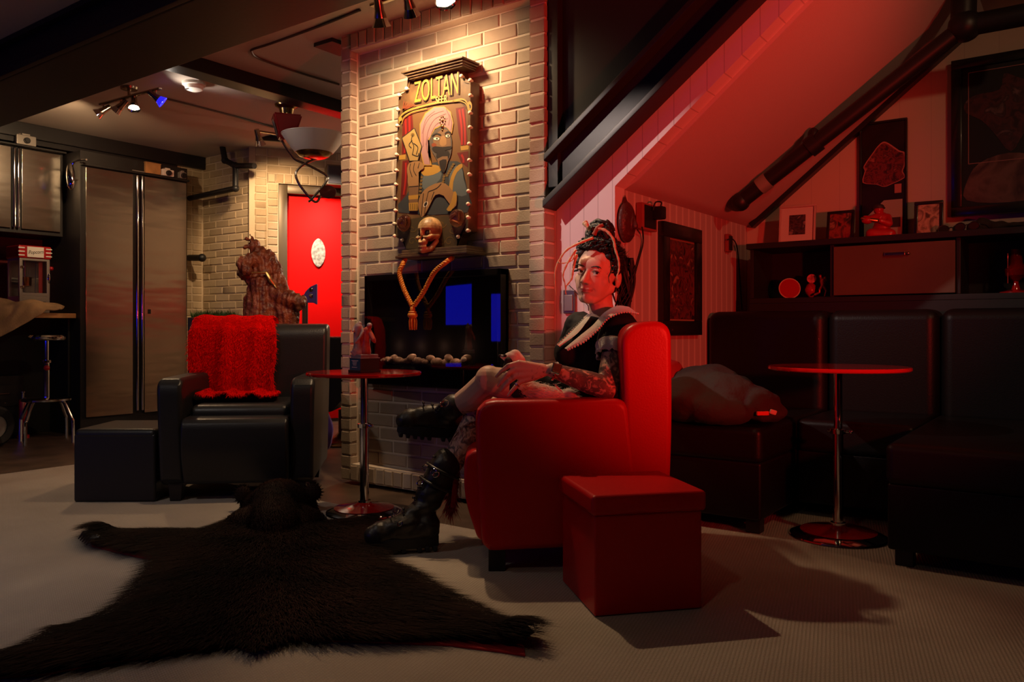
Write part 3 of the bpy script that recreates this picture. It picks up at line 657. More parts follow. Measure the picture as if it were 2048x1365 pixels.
q = MB(); q.box((-.01, -.045, -.048), (.04, .01, .008), .003); q.obj('sensor_slot', m_ink, t)
p = on_z(672, 97, CEIL - .02); t = MB(); t.box((p.x, p.y, CEIL - .012), (.16, .2, .024), .004); tag(t.obj('ceiling_vent', m_blk, base=(p.x, p.y, CEIL - .012)), 'black ceiling vent beside the left edge of the chimney', 'vent')
# ================================================================== SEATING AND TABLES
def prof_round(pts, r=.05, n=5):                 # polygon with rounded corners (r may be a list)
    out = []; L = len(pts)
    for i, p in enumerate(pts):
        rr = r[i] if isinstance(r, (list, tuple)) else r
        a, b, c = Vector(pts[i - 1]), Vector(p), Vector(pts[(i + 1) % L])
        if rr <= 0: out.append(tuple(b)); continue
        d1, d2 = (a - b).normalized(), (c - b).normalized(); k = min(rr, (a - b).length * .49, (c - b).length * .49)
        s, e = b + d1 * k, b + d2 * k
        for j in range(n + 1):
            t = j / n; out.append(tuple((1 - t) ** 2 * s + 2 * t * (1 - t) * b + t * t * e))
    return out
def armchair(name, label, loc, rotz, Wd, Dp, mm, flare=0.0, armh=.605, backh=.885, armw=.115):
    """club chair, front towards local -y"""
    t = thing(name, label, 'armchair', loc, rotz, None); hw, hd = Wd / 2, Dp / 2
    def fl(q): 
        if flare:
            for v in q.v: v.x *= 1 + flare * (v.z - .08)
        return q
    for s in (-1, 1):
        pr = prof_round([(-hd + .025, .08), (-hd + .001, .44), (-hd, armh), (hd - .16, armh + .004), (hd - .10, .10)], [.045, .3, .075, .045, .045], 6)
        q = MB(); q.prism(pr, s * hw - (armw if s > 0 else 0), s * hw + (0 if s > 0 else armw), 'x', bev=.022, seg=4); fl(q).obj('arm', mm, t)
    pr = prof_round([(hd - .02, .09), (hd, .5), (hd - .005, backh), (hd - .185, backh - .012), (hd - .165, .36), (hd - .17, .09)], [.05, .2, .07, .085, .05, .05], 7)
    q = MB(); q.prism(pr, -hw + .003, hw - .003, 'x', bev=.022, seg=4); fl(q).obj('backrest', mm, t)
    iw = hw - armw
    pr = prof_round([(-hd + .01, .085), (-hd - .045, .25), (-hd - .04, .415), (-hd + .12, .42), (-hd + .12, .085)], [.03, .15, .055, 0, 0], 6)
    q = MB(); q.prism(pr, -iw + .002, iw - .002, 'x', bev=.012, seg=3); q.obj('front_panel', mm, t)
    q = MB(); q.box((0, -.03, .42), (2 * iw - .012, Dp - .22, .10), .04, 5)
    for v in q.v:
        if v.z > .42: v.z += .018 * max(0, 1 - (v.x / iw) ** 2) * max(0, 1 - ((v.y + .03) / (hd - .1)) ** 2)
    q.obj('seat_cushion', mm, t)
    q = MB(); q.box((0, .0, .2), (2 * iw, Dp - .25, .22), .01); q.obj('seat_base', mm, t)
    for sx in (-1, 1):
        for sy in (-1, 1):
            q = MB(); q.prism([(-.035, .1), (.035, .1), (.026, 0), (-.026, 0)], -.03, .03, 'y', bev=.003, xf=Matrix.Translation((sx * (hw - .07), sy * (hd - .075), 0))); q.obj('leg', m_legs, t)
    return t
# red chair: sits side-on, front towards the left of the picture
RC = Vector((.207, 3.106)); RROT = YAW - R(90) + R(2.0)
redc = armchair('armchair', 'red leather armchair the woman sits in', W(RC.x, RC.y, 0), RROT, .66, .69, m_red)
# black chair: faces the camera
BC = Vector((-1.406, 4.31))
blkc = armchair('armchair', 'black leather armchair with the red fur throw', W(BC.x, BC.y, 0), YAW + R(6.5), .74, .72, m_lea, flare=.05, armh=.61, backh=.89)

ot = thing('ottoman', 'red leather cube ottoman with a lid', 'ottoman', W(.374, 2.564, 0), YAW + R(12.5))
q = MB(); q.box((0, 0, .152), (.342, .342, .30), .006, 3); q.obj('body', m_red, ot)
q = MB(); q.box((0, 0, .331), (.366, .366, .062), .014, 4)
for v in q.v:
    if v.z > .34: v.z += .012 * (1 - (v.x / .183) ** 2) * (1 - (v.y / .183) ** 2)
q.obj('lid', m_red, ot)
ot = thing('ottoman', 'black leather cube ottoman left of the black armchair', 'ottoman', W(-1.962, 4.145, 0), YAW + R(1))
q = MB(); q.box((0, 0, .168), (.40, .41, .335), .012, 3); q.obj('body', m_lea, ot)
q = MB(); q.box((0, 0, .332), (.402, .412, .056), .026, 5)
for v in q.v:
    if v.z > .335: v.z += .016 * (1 - (v.x / .2) ** 2) * (1 - (v.y / .2) ** 2)
q.obj('cushion_top', m_lea, ot)

def bistro(label, loc, zt, rt, rb):
    t = thing('bistro_table', label, 'table', loc, 0, None)
    q = MB(); q.lathe([(0, 0), (rb - .004, 0), (rb, .004), (rb - .002, .009), (rb * .85, .020), (rb * .5, .034), (rb * .2, .043), (.03, .048), (.03, .06), (0, .06)], n=64); q.obj('base', m_chrome, t)
    q = MB(); q.lathe([(.03, .0505), (rb * .2, .0452), (rb * .5, .0362), (rb * .78, .0262)], n=64); q.obj('painted_reflection', m_redgloss, t)  # the tabletop's red reflection, painted on the chrome as a disc
    zc = zt * .62
    q = MB(); q.tube([(0, 0, .04), (0, 0, zc)], .0205, 24); q.tube([(0, 0, zc - .01), (0, 0, zt - .02)], .017, 24); q.obj('pole', m_chrome, t)
    q = MB(); q.lathe([(.021, zc - .012), (.03, zc - .01), (.031, zc + .008), (.018, zc + .012)], n=28); q.tube([(.02, 0, zc), (.05, 0, zc)], .005, 10); q.ball((.05, 0, zc), .009); q.tube([(-.02, 0, zc), (-.042, 0, zc)], .005, 10); q.obj('height_collar', m_chrome, t)
    q = MB(); q.lathe([(.10, zt - .024), (.10, zt - .016), (.02, zt - .03)], n=32); q.obj('top_plate', m_chrome, t)
    q = MB(); q.lathe([(0, zt - .016), (rt - .004, zt - .016), (rt, zt - .012), (rt, zt - .004), (rt - .003, zt), (0, zt)], n=72); q.obj('tabletop', m_redgloss, t)
    return t
LT = W(-.686, 3.716, 0); LTZ = .655
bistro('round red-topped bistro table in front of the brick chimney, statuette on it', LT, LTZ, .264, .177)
RT = W(1.339, 3.285, 0)
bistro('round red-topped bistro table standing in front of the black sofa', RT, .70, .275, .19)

# U-shaped black sofa in the alcove
so = thing('sectional_sofa', 'black leather sectional sofa filling the alcove', 'sofa', (-.8, 4.0, 0)); SO = so.location
def sb(name, a, b, bev=.03, seg=4, m=m_sofa, puff=0):
    q = MB(); q.box2(Vector(a) - SO, Vector(b) - SO, bev, seg); return q.obj(name, m, so)
sb('seat_base', (-1.71, 3.26, .06), (-1.105, 4.44, .30), .012); sb('seat_base', (-1.10, 3.74, .06), (-.61, 4.44, .30), .012); sb('seat_base', (-.60, 3.12, .06), (.35, 4.44, .30), .012)
sb('seat_cushion', (-1.715, 3.25, .295), (-1.10, 4.30, .445), .03); sb('seat_cushion', (-1.097, 3.72, .295), (-.606, 4.30, .445), .03); sb('seat_cushion', (-.605, 3.10, .295), (.355, 4.30, .445), .03)
for a, b in ((-1.735, -1.098), (-1.094, -.588), (-.584, .352)): sb('back_cushion', (a, 4.22, .40), (b, 4.46, .95), .055, 5)
for x in (-1.66, -1.15):
    for y in (3.32, 4.38): sb('leg', (x - .03, y - .03, 0), (x + .03, y + .03, .065), .004, 2, m_legs)
for x in (-.55, .30): sb('leg', (x - .03, 3.15, 0), (x + .03, 3.21, .065), .004, 2, m_legs)

# red cushion and dark jacket on the left arm of the sofa
def pillow(name, label, c, size, m, rotz, tilt=0, cat='cushion'):
    b = bmesh.new(); bmesh.ops.create_grid(b, x_segments=14, y_segments=14, size=.5); q = MB(); vs = [v.co.copy() for v in b.verts]; fs = [[v.index for v in f.verts] for f in b.faces]; b.free()
    for sg in (1, -1):
        q.add([Vector((v.x * size[0] * (1 - .10 * (2 * v.y) ** 2), v.y * size[1] * (1 - .10 * (2 * v.x) ** 2), sg * size[2] * .5 * ((1 - (2 * v.x) ** 4) * (1 - (2 * v.y) ** 4)) ** .5)) for v in vs], [f if sg > 0 else f[::-1] for f in fs])
    bb = bmesh.new(); [bb.verts.new(v) for v in q.v]; bb.verts.ensure_lookup_table()
    for f in q.f:
        try: bb.faces.new([bb.verts[i] for i in f])
        except ValueError: pass
    bmesh.ops.remove_doubles(bb, verts=bb.verts, dist=1e-5); q2 = MB(); q2.bm(bb, 0, Matrix.Rotation(tilt, 4, 'X')); o = q2.obj(name, m, None, loc=c, rotz=rotz, sharp=0); return tag(o, label, cat)
m_redfab = mat('red_fabric', (.34, .012, .010), .85, bump=(200, .3, .003))
pc = at(1338, 768, 3.66); pillow('cushion', 'red cushion on the sofa showing behind the red armchair', (pc.x, pc.y, .585), (.27, .27, .12), m_redfab, YAW + R(60), R(82))
m_jk = mat('charcoal_cloth', (.030, .024, .019), .9, bump=(60, .5, .008))
jq = MB(); random.seed(3); jc = at(1446, 790, 3.50); jc.z = .445
for dx, dy, z, r in ((-.16, .02, .10, (.13, .15, .10)), (.0, .04, .11, (.16, .16, .11)), (.12, .0, .08, (.12, .15, .08)), (-.06, -.08, .07, (.16, .1, .07)), (-.1, .1, .17, (.12, .1, .07)), (.16, -.06, .05, (.1, .1, .05)), (-.02, .1, .19, (.12, .09, .06))):
    jq.ball((dx, dy, z), r, rot=Matrix.Rotation(random.uniform(-.4, .4), 3, 'Z') @ Matrix.Rotation(random.uniform(-.25, .25), 3, 'Y'))
jo = remesh(jq, 'jacket', m_jk, .012, smooth=2); jo.location = jc; jo.rotation_euler = (0, 0, YAW)
for v in jo.data.vertices:
    n_ = noise.noise(v.co * 9) * .016 + noise.noise(v.co * 22) * .006; v.co += v.normal * n_; v.co.z = max(v.co.z, .003)
tag(jo, 'dark jacket heaped on the left seat of the black sofa', 'jacket')
q = MB(); q.box((.125, -.155, .055), (.055, .012, .018), .004, rot=(0, 0, .2)); q.box((.17, -.15, .06), (.03, .012, .02), .004, rot=(.2, .3, .2), m=1); q.obj('patch', [mat('orange_red_patch', (.65, .05, .02), .7), mat('pale_patch', (.6, .4, .32), .7)], jo)

# dark recliner standing behind the black chair, next to the chimney
rcp = at(690, 660, 6.1); rcp.z = -.02; rl = thing('recliner_chair', 'black recliner on a round bronze foot left of the chimney', 'recliner', rcp, YAW)
q = MB(); q.lathe([(0, 0), (.20, 0), (.205, .01), (.19, .03), (.08, .06), (.05, .09), (.05, .26), (0, .26)], n=48); q.obj('foot', mat('bronze_base', (.22, .10, .035), .28, .9), rl)
q = MB(); q.prism(prof_round([(-.36, .30), (-.36, .82), (.30, .82), (.36, .72), (-.05, .26)], .04), -.25, .25, 'y', bev=.02); q.obj('seat_shell', m_lea, rl)
# ------------------------------------------------------------------ statue, guitar, planter behind the black chair
m_stat = mat('carved_reddish_wood', (.17, .03, .012), .42, bump=(28, .9, .02), var=(16, .6), col2=(.24, .07, .03))
m_gold = mat('gilt', (.55, .38, .14), .3, .9)
SD = 5.25; sp = at(548, 660, SD); sp.z = -.02
pd = thing('pedestal', 'dark pedestal behind the black armchair carrying the carved figure', 'pedestal', sp, YAW)
q = MB(); q.box((0, 0, .03), (.46, .36, .06), .006); q.box((0, 0, .43), (.38, .30, .76), .006); q.box((0, 0, .84), (.46, .36, .04), .006); q.obj('column', m_cab, pd)
stt = thing('carved_figure', 'carved reddish wooden robed figure with a horned beast behind the black chair', 'statue', (sp.x, sp.y, .841), YAW)
def sl3(x, y, dy=0): return Vector(((x - 548) / FPX * SD, dy, EYE - (y - HOR) / FPX * SD - .841))
q = MB()
q.chain([sl3(520, 668), sl3(520, 620), sl3(522, 585), sl3(524, 555)], [.105, .09, .078, .085]); q.chain([sl3(524, 555), sl3(525, 520), sl3(516, 505)], [.085, .075, .05])
q.ball(sl3(508, 492), (.038, .042, .046)); q.cap(sl3(500, 494, -.03), sl3(494, 497, -.045), .018, .010); q.cap(sl3(512, 500), sl3(524, 516), .034, .05)                       # hooded head with a peak
q.box(sl3(505, 482), (.085, .06, .014), .004, rot=(0, R(20), 0)); q.cap(sl3(505, 478), sl3(499, 468), .008, .002)
q.chain([sl3(534, 515), sl3(548, 535), sl3(558, 556)], [.055, .05, .035]); q.chain([sl3(515, 520, -.05), sl3(497, 530, -.1), sl3(506, 545, -.13)], [.05, .048, .035])
q.ball(sl3(496, 548, -.06), (.05, .05, .045)); q.ball(sl3(520, 562, -.02), (.095, .08, .045))
for k in range(7):
    a = k / 6; x0 = 500 + a * 46; q.chain([sl3(x0 * .5 + 262, 560, -.085 + .03 * abs(a - .5)), sl3(x0, 600, -.10 + .08 * abs(a - .5)), sl3(x0 * 1.05 - 25, 662, -.12 + .1 * abs(a - .5))], [.016, .022, .028], 8)
q.chain([sl3(545, 575), sl3(565, 595, -.03), sl3(585, 600, -.05), sl3(606, 604, -.06)], [.07, .075, .06, .042]); q.cap(sl3(590, 612, -.05), sl3(604, 618, -.06), .03, .02)   # beast's neck and muzzle
q.chain([sl3(560, 600), sl3(572, 630), sl3(575, 668)], [.09, .09, .075]); q.chain([sl3(598, 596, -.08), sl3(606, 588, -.08)], [.014, .006])
q.chain([sl3(556, 560), sl3(560, 585), sl3(552, 610)], [.05, .06, .06])
so_ = remesh(q, 'body', m_stat, .006, stt, 1)
for v in so_.data.vertices: v.co += v.normal * (noise.noise(v.co * 30) * .005 + .004 * math.sin(v.co.x * 160 + 3 * noise.noise(v.co * 8))); v.co.z = max(0, v.co.z)
q = MB(); q.chain([sl3(542, 548, -.10), sl3(549, 560, -.10), sl3(557, 572, -.09), sl3(561, 578, -.09)], [.012, .014, .006, .003], 8); q.tube([sl3(497, 553, -.12), sl3(520, 549, -.13), sl3(542, 548, -.11)], .006, 8); q.obj('gilt_sash', m_gold, stt)
# bass guitar neck behind the figure
GD = 5.5; gp = at(613, 660, GD); gp.z = -.02
gt = thing('bass_guitar', 'bass guitar with a violet headstock standing against the red door side', 'guitar', gp, YAW)
def g3(x, y, dy=0): return Vector(((x - 613) / FPX * GD, dy, EYE - (y - HOR) / FPX * GD + .02))
m_viol = mat('violet_lacquer', (.16, .09, .50), .35)
q = MB(); q.prism(prof_round([(g3(613, 583).x, g3(613, 583).z), (g3(622, 574).x, g3(622, 574).z), (g3(635, 568).x, g3(635, 568).z), (g3(635, 610).x, g3(635, 610).z), (g3(628, 606).x, g3(628, 606).z), (g3(613, 606).x, g3(613, 606).z), (g3(608, 592).x, g3(608, 592).z)], .008), -.02, .004, 'y', bev=.003); hs = q.obj('headstock', m_viol, gt)
for y in (580, 592):
    q = MB(); q.lathe([(.014, 0), (.014, .01), (.007, .012), (.007, .024), (0, .024)], g3(624, y, -.02), 18, xf=Matrix.Rotation(R(90), 4, 'X')); q.obj('tuning_peg', m_chrome, hs)
q = MB(); q.box2((g3(604, 0).x, -.006, .45), (g3(615, 0).x, .018, g3(0, 590).z), .005); q.obj('neck', m_blk, gt)
for k in range(4): q = MB(); x = g3(606 + k * 2.4, 0).x; q.tube([(x, -.009, .46), (x, -.009, g3(0, 596).z)], .0012, 6); q.obj('string', m_chrome, gt)
q = MB(); q.prism(prof_round([(-.16, .03), (.16, .03), (.19, .2), (.13, .34), (.15, .5), (.04, .46), (-.06, .46), (-.17, .54), (-.14, .34), (-.19, .2)], .06), -.02, .022, 'y', bev=.008); q.obj('body', m_viol, gt)
# planter with grass
PD_ = 5.6; pp = at(428, 655, PD_); pp.z = -.02
pl = thing('planter', 'tall dark planter of green grass behind the black chair', 'planter', pp, YAW)
q = MB(); q.prism([(-.15, -.09), (.15, -.09), (.15, .09), (-.15, .09)], 0, .955, 'z', bev=.006); q.obj('pot', m_cab, pl)
def blades(mb_, pts, length, width, dirf, jitter, m=0, seg=2, bend=.5, seed=1, rise=1.0):
    """tapering blades rooted at pts; dirf(p) -> lean direction"""
    rnd = random.Random(seed)
    for p, nrm_, ln in pts:
        d = (Vector(dirf(p)) + Vector((rnd.gauss(0, jitter), rnd.gauss(0, jitter), rnd.gauss(0, jitter) * .5)));
        L = length * ln * rnd.uniform(.6, 1.25); side = d.cross(nrm_); side = side.normalized() * width * .5 if side.length > 1e-5 else Vector((width * .5, 0, 0))
        v = [p - side, p + side]; c = p
        for s_ in range(1, seg + 1):
            k = s_ / seg; c = p + nrm_ * L * rise * k * (1 - bend * k * .6) + d * L * bend * k * k
            if s_ < seg: w_ = side * (1 - k * .6); v += [c - w_, c + w_]
            else: v.append(c)
        fs = [(2 * i, 2 * i + 1, 2 * i + 3, 2 * i + 2) for i in range(seg - 1)] + [(2 * seg - 2, 2 * seg - 1, 2 * seg)]
        mb_.add(v, fs, m)
m_grass = mat('green_grass', (.05, .13, .02), .6, var=(40, .5))
rnd = random.Random(5); gpts = [(Vector((rnd.uniform(-.14, .14), rnd.uniform(-.08, .08), .945)), Vector((rnd.gauss(0, .25), rnd.gauss(0, .25), 1)).normalized(), 1) for _ in range(900)]
q = MB(); blades(q, gpts, .075, .005, lambda p: (0, 0, 0), .5, bend=.45, seed=2); tag(q.obj('grass', m_grass, pl, sharp=0), kind='stuff')

# ------------------------------------------------------------------ red fur throws
m_fur = mat('red_shaggy_fur', (.75, .002, .001), .9, spec=.05)
def fur_sheet(name, label, grid, m, flen, per, seed, fall, parent=None, hole=None, wd=.005):
    """grid[j][i] -> points of the hide; blades grown all over it"""
    q = MB(); nj, ni = len(grid), len(grid[0])
    vs = [p for row in grid for p in row]; fs = []
    rnd = random.Random(seed); pts = []
    for j in range(nj - 1):
        for i in range(ni - 1):
            a, b, c, d = grid[j][i], grid[j][i + 1], grid[j + 1][i + 1], grid[j + 1][i]
            if hole and hole(i / (ni - 1), j / (nj - 1)): continue
            fs.append((j * ni + i, j * ni + i + 1, (j + 1) * ni + i + 1, (j + 1) * ni + i)); n = (d - a).cross(b - a)
            if n.length < 1e-9: continue
            n.normalize()
            edge = 1.5 if (i < 1 or i > ni - 3 or j > nj - 3) else 1
            for _ in range(int(per * edge)): u_, v_ = rnd.random(), rnd.random(); pts.append((a * (1 - u_) * (1 - v_) + b * u_ * (1 - v_) + c * u_ * v_ + d * (1 - u_) * v_, n, edge))
    q.add(vs, fs); blades(q, pts, flen, wd, fall, .35, bend=.9, seed=seed + 1, rise=.75)
    return q.obj(name, m, None, sharp=0)
# on the black chair: over the back and down on to the seat (chair axes: x right, y back)
bm_ = blkc.matrix_basis.copy(); bpy.context.view_layer.update(); CM4 = blkc.matrix_world.copy(); CI = CM4.inverted()
path = [(.375, .55), (.375, .75), (.35, .885), (.30, .912), (.215, .905), (.18, .86), (.172, .75), (.178, .62), (.188, .53), (.17, .485), (.05, .50), (-.08, .50), (-.16, .495)]
pth = smooth_path([(0, a, b) for a, b in path], 5); grid = []
for j, p in enumerate(pth):
    k = j / (len(pth) - 1); row = []
    le = -.335 + .03 * math.sin(k * 9) + (.075 if k > .72 else 0) * min(1, (k - .72) * 8); ri = .085 + .02 * math.sin(k * 14 + 1) + (.05 * min(1, (k - .6) * 6) if k > .6 else 0)
    for i in range(25):
        a = i / 24; x = le + (ri - le) * a; f = .018 * math.sin(a * 17 + k * 2) * (1 if k > .35 else .4); n_ = Vector((0, -1, .2)) if .4 < k < .72 else Vector((0, 0, 1))
        row.append(CM4 @ (Vector((x, p.y, p.z)) + n_ * (max(0, f) + .012)))
    grid.append(row)
o = fur_sheet('fur_throw', '', grid, m_fur, .021, 40, 11, lambda p: (0, 0, -.6), wd=.0036)
o.data.transform(Matrix.Translation(-blkc.location)); o.location = blkc.location; tag(o, 'bright red shaggy fur throw draped over the black armchair', 'throw')
# under the woman on the red chair: hangs over the chair's front edge
bpy.context.view_layer.update(); CM5 = redc.matrix_world.copy()
path = [(.12, .492), (-.05, .50), (-.30, .49), (-.385, .46), (-.412, .40), (-.418, .32), (-.425, .22), (-.432, .15)]
pth = smooth_path([(0, a, b) for a, b in path], 5); grid = []
for j, p in enumerate(pth):
    k = j / (len(pth) - 1); grid.append([CM5 @ Vector((-.235 + .22 * i / 20 + .02 * math.sin(k * 8), p.y - .012 * math.sin(i * 1.3) * (1 if k > .5 else .2) - .004, p.z + .012)) for i in range(21)])
m_fur2 = mat('dark_red_shaggy_fur', (.30, .010, .012), .8)
o = fur_sheet('fur_throw', '', grid, m_fur2, .045, 6, 21, lambda p: (0, 0, -1.2))
o.data.transform(Matrix.Translation(-redc.location)); o.location = redc.location; tag(o, 'dark red fur throw hanging from the seat of the red armchair', 'throw')
# ================================================================== THE WOMAN IN THE RED CHAIR
m_skin = mat('skin', (.60, .36, .26), .48, bump=(220, .08, .002), spec=.4)
_at = node(m_skin, 'ShaderNodeAttribute', attribute_name='ink'); _al = node(m_skin, 'ShaderNodeAttribute', attribute_name='lip')
_tc = node(m_skin, 'ShaderNodeTexCoord'); _n1 = node(m_skin, 'ShaderNodeTexNoise'); _n1.inputs['Scale'].default_value = 34; _n1.inputs['Detail'].default_value = 5; _n1.inputs['Distortion'].default_value = 1.6
link(m_skin, _tc.outputs['Object'], _n1.inputs['Vector'])
_s = node(m_skin, 'ShaderNodeMath', operation='ADD'); link(m_skin, _n1.outputs['Fac'], _s.inputs[0]); link(m_skin, _at.outputs['Fac'], _s.inputs[1])
_r = node(m_skin, 'ShaderNodeValToRGB'); _r.color_ramp.elements[0].position = .86; _r.color_ramp.elements[1].position = 1.02
_r.color_ramp.elements[0].color = (0, 0, 0, 1); _r.color_ramp.elements[1].color = (.86, .86, .86, 1); link(m_skin, _s.outputs[0], _r.inputs['Fac'])
_n2 = node(m_skin, 'ShaderNodeTexNoise'); _n2.inputs['Scale'].default_value = 13; link(m_skin, _tc.outputs['Object'], _n2.inputs['Vector'])
_r2 = node(m_skin, 'ShaderNodeValToRGB'); _r2.color_ramp.elements[0].position = .45; _r2.color_ramp.elements[1].position = .6
_r2.color_ramp.elements[0].color = (.035, .030, .035, 1); _r2.color_ramp.elements[1].color = (.16, .045, .035, 1); link(m_skin, _n2.outputs['Fac'], _r2.inputs['Fac'])
_mx = node(m_skin, 'ShaderNodeMixRGB'); _mx.inputs[1].default_value = (.60, .36, .26, 1); link(m_skin, _r.outputs['Color'], _mx.inputs[0]); link(m_skin, _r2.outputs['Color'], _mx.inputs[2])
_mx2 = node(m_skin, 'ShaderNodeMixRGB'); link(m_skin, _al.outputs['Fac'], _mx2.inputs[0]); link(m_skin, _mx.outputs[0], _mx2.inputs[1]); _mx2.inputs[2].default_value = (.42, .16, .135, 1)
link(m_skin, _mx2.outputs[0], bsdf(m_skin).inputs['Base Color'])
m_hair = mat('dark_hair', (.016, .010, .007), .55, bump=(420, .5, .002)); m_blond = mat('blond_dread', (.62, .44, .25), .6, bump=(120, .8, .003))
m_dress = mat('black_dress_cloth', (.012, .010, .010), .75, bump=(60, .3, .003), spec=.2)
m_lace = mat('white_lace', (.70, .60, .52), .85, bump=(260, 1.0, .003))
m_boot = mat('scuffed_black_boot_leather', (.020, .015, .012), .42, bump=(60, .35, .004), var=(30, .5)); m_sole = mat('black_rubber', (.012, .010, .010), .6)
m_eye = mat('eye_white', (.62, .52, .46), .15); m_iris = mat('dark_iris', (.03, .02, .015), .1)

PB_ = at(1185, 803, 3.12)
woman = thing('person', 'woman with dreadlock bun, black dress and boots sitting cross-legged in red armchair', 'person', PB_)
def wrel(o):
    o.data.transform(Matrix.Translation(-PB_)); o.parent = woman; return o
# --- head frame
HC = at(1196, 549, 3.10); hy, hr = R(33), R(7)
_F = Vector((-math.sin(hy), -math.cos(hy), .02)); Fv = W(_F.x, _F.y, _F.z).normalized()
Up = Vector((0, 0, 1)); Up = (Up - Fv * Up.dot(Fv)).normalized(); Sv = Up.cross(Fv)
q_ = Matrix.Rotation(R(-8), 3, Fv); Up = q_ @ Up; Sv = q_ @ Sv
HS = 1.04
HM = Matrix(((Sv.x, Fv.x, Up.x), (Sv.y, Fv.y, Up.y), (Sv.z, Fv.z, Up.z)))
WX = 1.09      # a little broader across the face
def hd(s, f, u): return HC + (HM @ Vector((s * WX, f, u))) * HS
def toh(p): q = HM.transposed() @ (p - HC) / HS; return Vector((q.x / WX, q.y, q.z))
B = MB()
def hball(c, r): B.ball(hd(*c), [r[0] * HS * WX, r[1] * HS, r[2] * HS], rot=HM, u=24, v=16)
hball((0, -.010, .030), (.073, .092, .086)); hball((0, .028, -.030), (.061, .062, .082)); hball((0, .052, -.090), (.027, .030, .024))
for s in (-1, 1):
    B.cap(hd(s * .050, .004, -.048), hd(s * .018, .052, -.094), .022 * HS, .018 * HS); hball((s * .036, .047, -.026), (.027, .022, .026)); hball((s * .074, -.012, -.012), (.008, .019, .031))
    hball((s * .0105, .092, -.036), (.0078, .009, .0068)); hball((s * .030, .0758, .0112), (.0142, .0125, .0060)); hball((s * .030, .0750, -.0056), (.0132, .0115, .0042))
B.cap(hd(0, .083, .006), hd(0, .1025, -.031), .0072 * HS, .0102 * HS)
hball((0, .070, .030), (.046, .020, .030)); hball((0, .0845, -.0605), (.020, .0075, .0048)); hball((0, .083, -.0695), (.017, .0080, .0052))
# --- skeleton from landmarks
hipL, hipR = at(1182, 806, 3.04), at(1180, 806, 3.21); kneeL, kneeR = at(980, 762, 2.985), at(962, 816, 3.17)
ankL, ankR = at(893, 826, 3.27), at(846, 1020, 3.10)
pelv = at(1190, 800, 3.125); waist = at(1178, 752, 3.12); chest = at(1180, 694, 3.11); nb = at(1207, 634, 3.11)
shL, shR = at(1238, 664, 2.985), at(1160, 655, 3.235); elL = at(1214, 777, 2.862); wrL = at(1104, 741, 2.855)
B.chain([pelv, waist, chest], [.105, .088, .092], 18); B.chain([chest, (shL + shR) / 2 + Vector((0, 0, -.02))], [.095, .075], 16)
B.cap((shL + shR) / 2, shL, .05, .05); B.cap((shL + shR) / 2, shR, .05, .05)
B.chain([nb + Vector((0, 0, -.03)), nb + (hd(0, -.022, -.07) - nb) * .5, hd(0, -.022, -.05)], [.055, .047, .050], 16)
B.chain([hipL, hipL.lerp(kneeL, .5), kneeL], [.088, .076, .054], 18); B.chain([hipR, hipR.lerp(kneeR, .5), kneeR], [.088, .074, .052], 18)
B.chain([kneeL, kneeL.lerp(ankL, .32) + Vector((0, 0, -.012)), ankL], [.052, .053, .036], 16)
B.chain([kneeR, kneeR.lerp(ankR, .32) + W(.012, 0, 0), ankR], [.050, .050, .036], 16)
B.ball(kneeL + W(-.004, 0, .004), (.053, .053, .054))
B.chain([ankL, at(858, 840, 3.262)], [.036, .030]); B.chain([ankR, at(812, 1062, 3.06)], [.036, .028])
B.chain([shL, shL.lerp(elL, .5), elL], [.05, .045, .040], 16); B.chain([elL, elL.lerp(wrL, .33), wrL], [.042, .041, .026], 16)
elR = at(1120, 770, 3.30); wrR = at(1058, 762, 3.15)
B.chain([shR, elR], [.046, .038]); B.chain([elR, wrR], [.038, .025])
# left hand: back of the hand towards the camera, fingers pointing down to the knee
def fing(pts, rs): B.chain(pts, rs, 10)
k_i, k_m, k_r, k_p = at(1038, 727, 2.868), at(1031, 739, 2.862), at(1033, 752, 2.862), at(1041, 763, 2.868)
for k, r_ in ((k_i, .0125), (k_m, .0125), (k_r, .0120), (k_p, .0110)): B.chain([wrL.lerp(at(1090, 740, 2.857), .6), wrL.lerp(k, .55), k], [.019, .0155, r_], 12)
fing([k_i, at(1017, 732, 2.868), at(1003, 743, 2.885), at(993, 753, 2.90)], [.0110, .0096, .0086, .0068])
fing([k_m, at(1015, 748, 2.858), at(1005, 761, 2.875), at(997, 772, 2.892)], [.0110, .0096, .0086, .0068])
fing([k_r, at(1019, 763, 2.86), at(1010, 773, 2.872), at(1003, 782, 2.888)], [.0106, .0094, .0084, .0066])
fing([k_p, at(1030, 776, 2.868), at(1022, 785, 2.878), at(1017, 792, 2.888)], [.0096, .0084, .0076, .006])
fing([wrL.lerp(k_i, .35), at(1058, 733, 2.895), at(1040, 735, 2.925), at(1028, 741, 2.94)], [.015, .0125, .0105, .008])
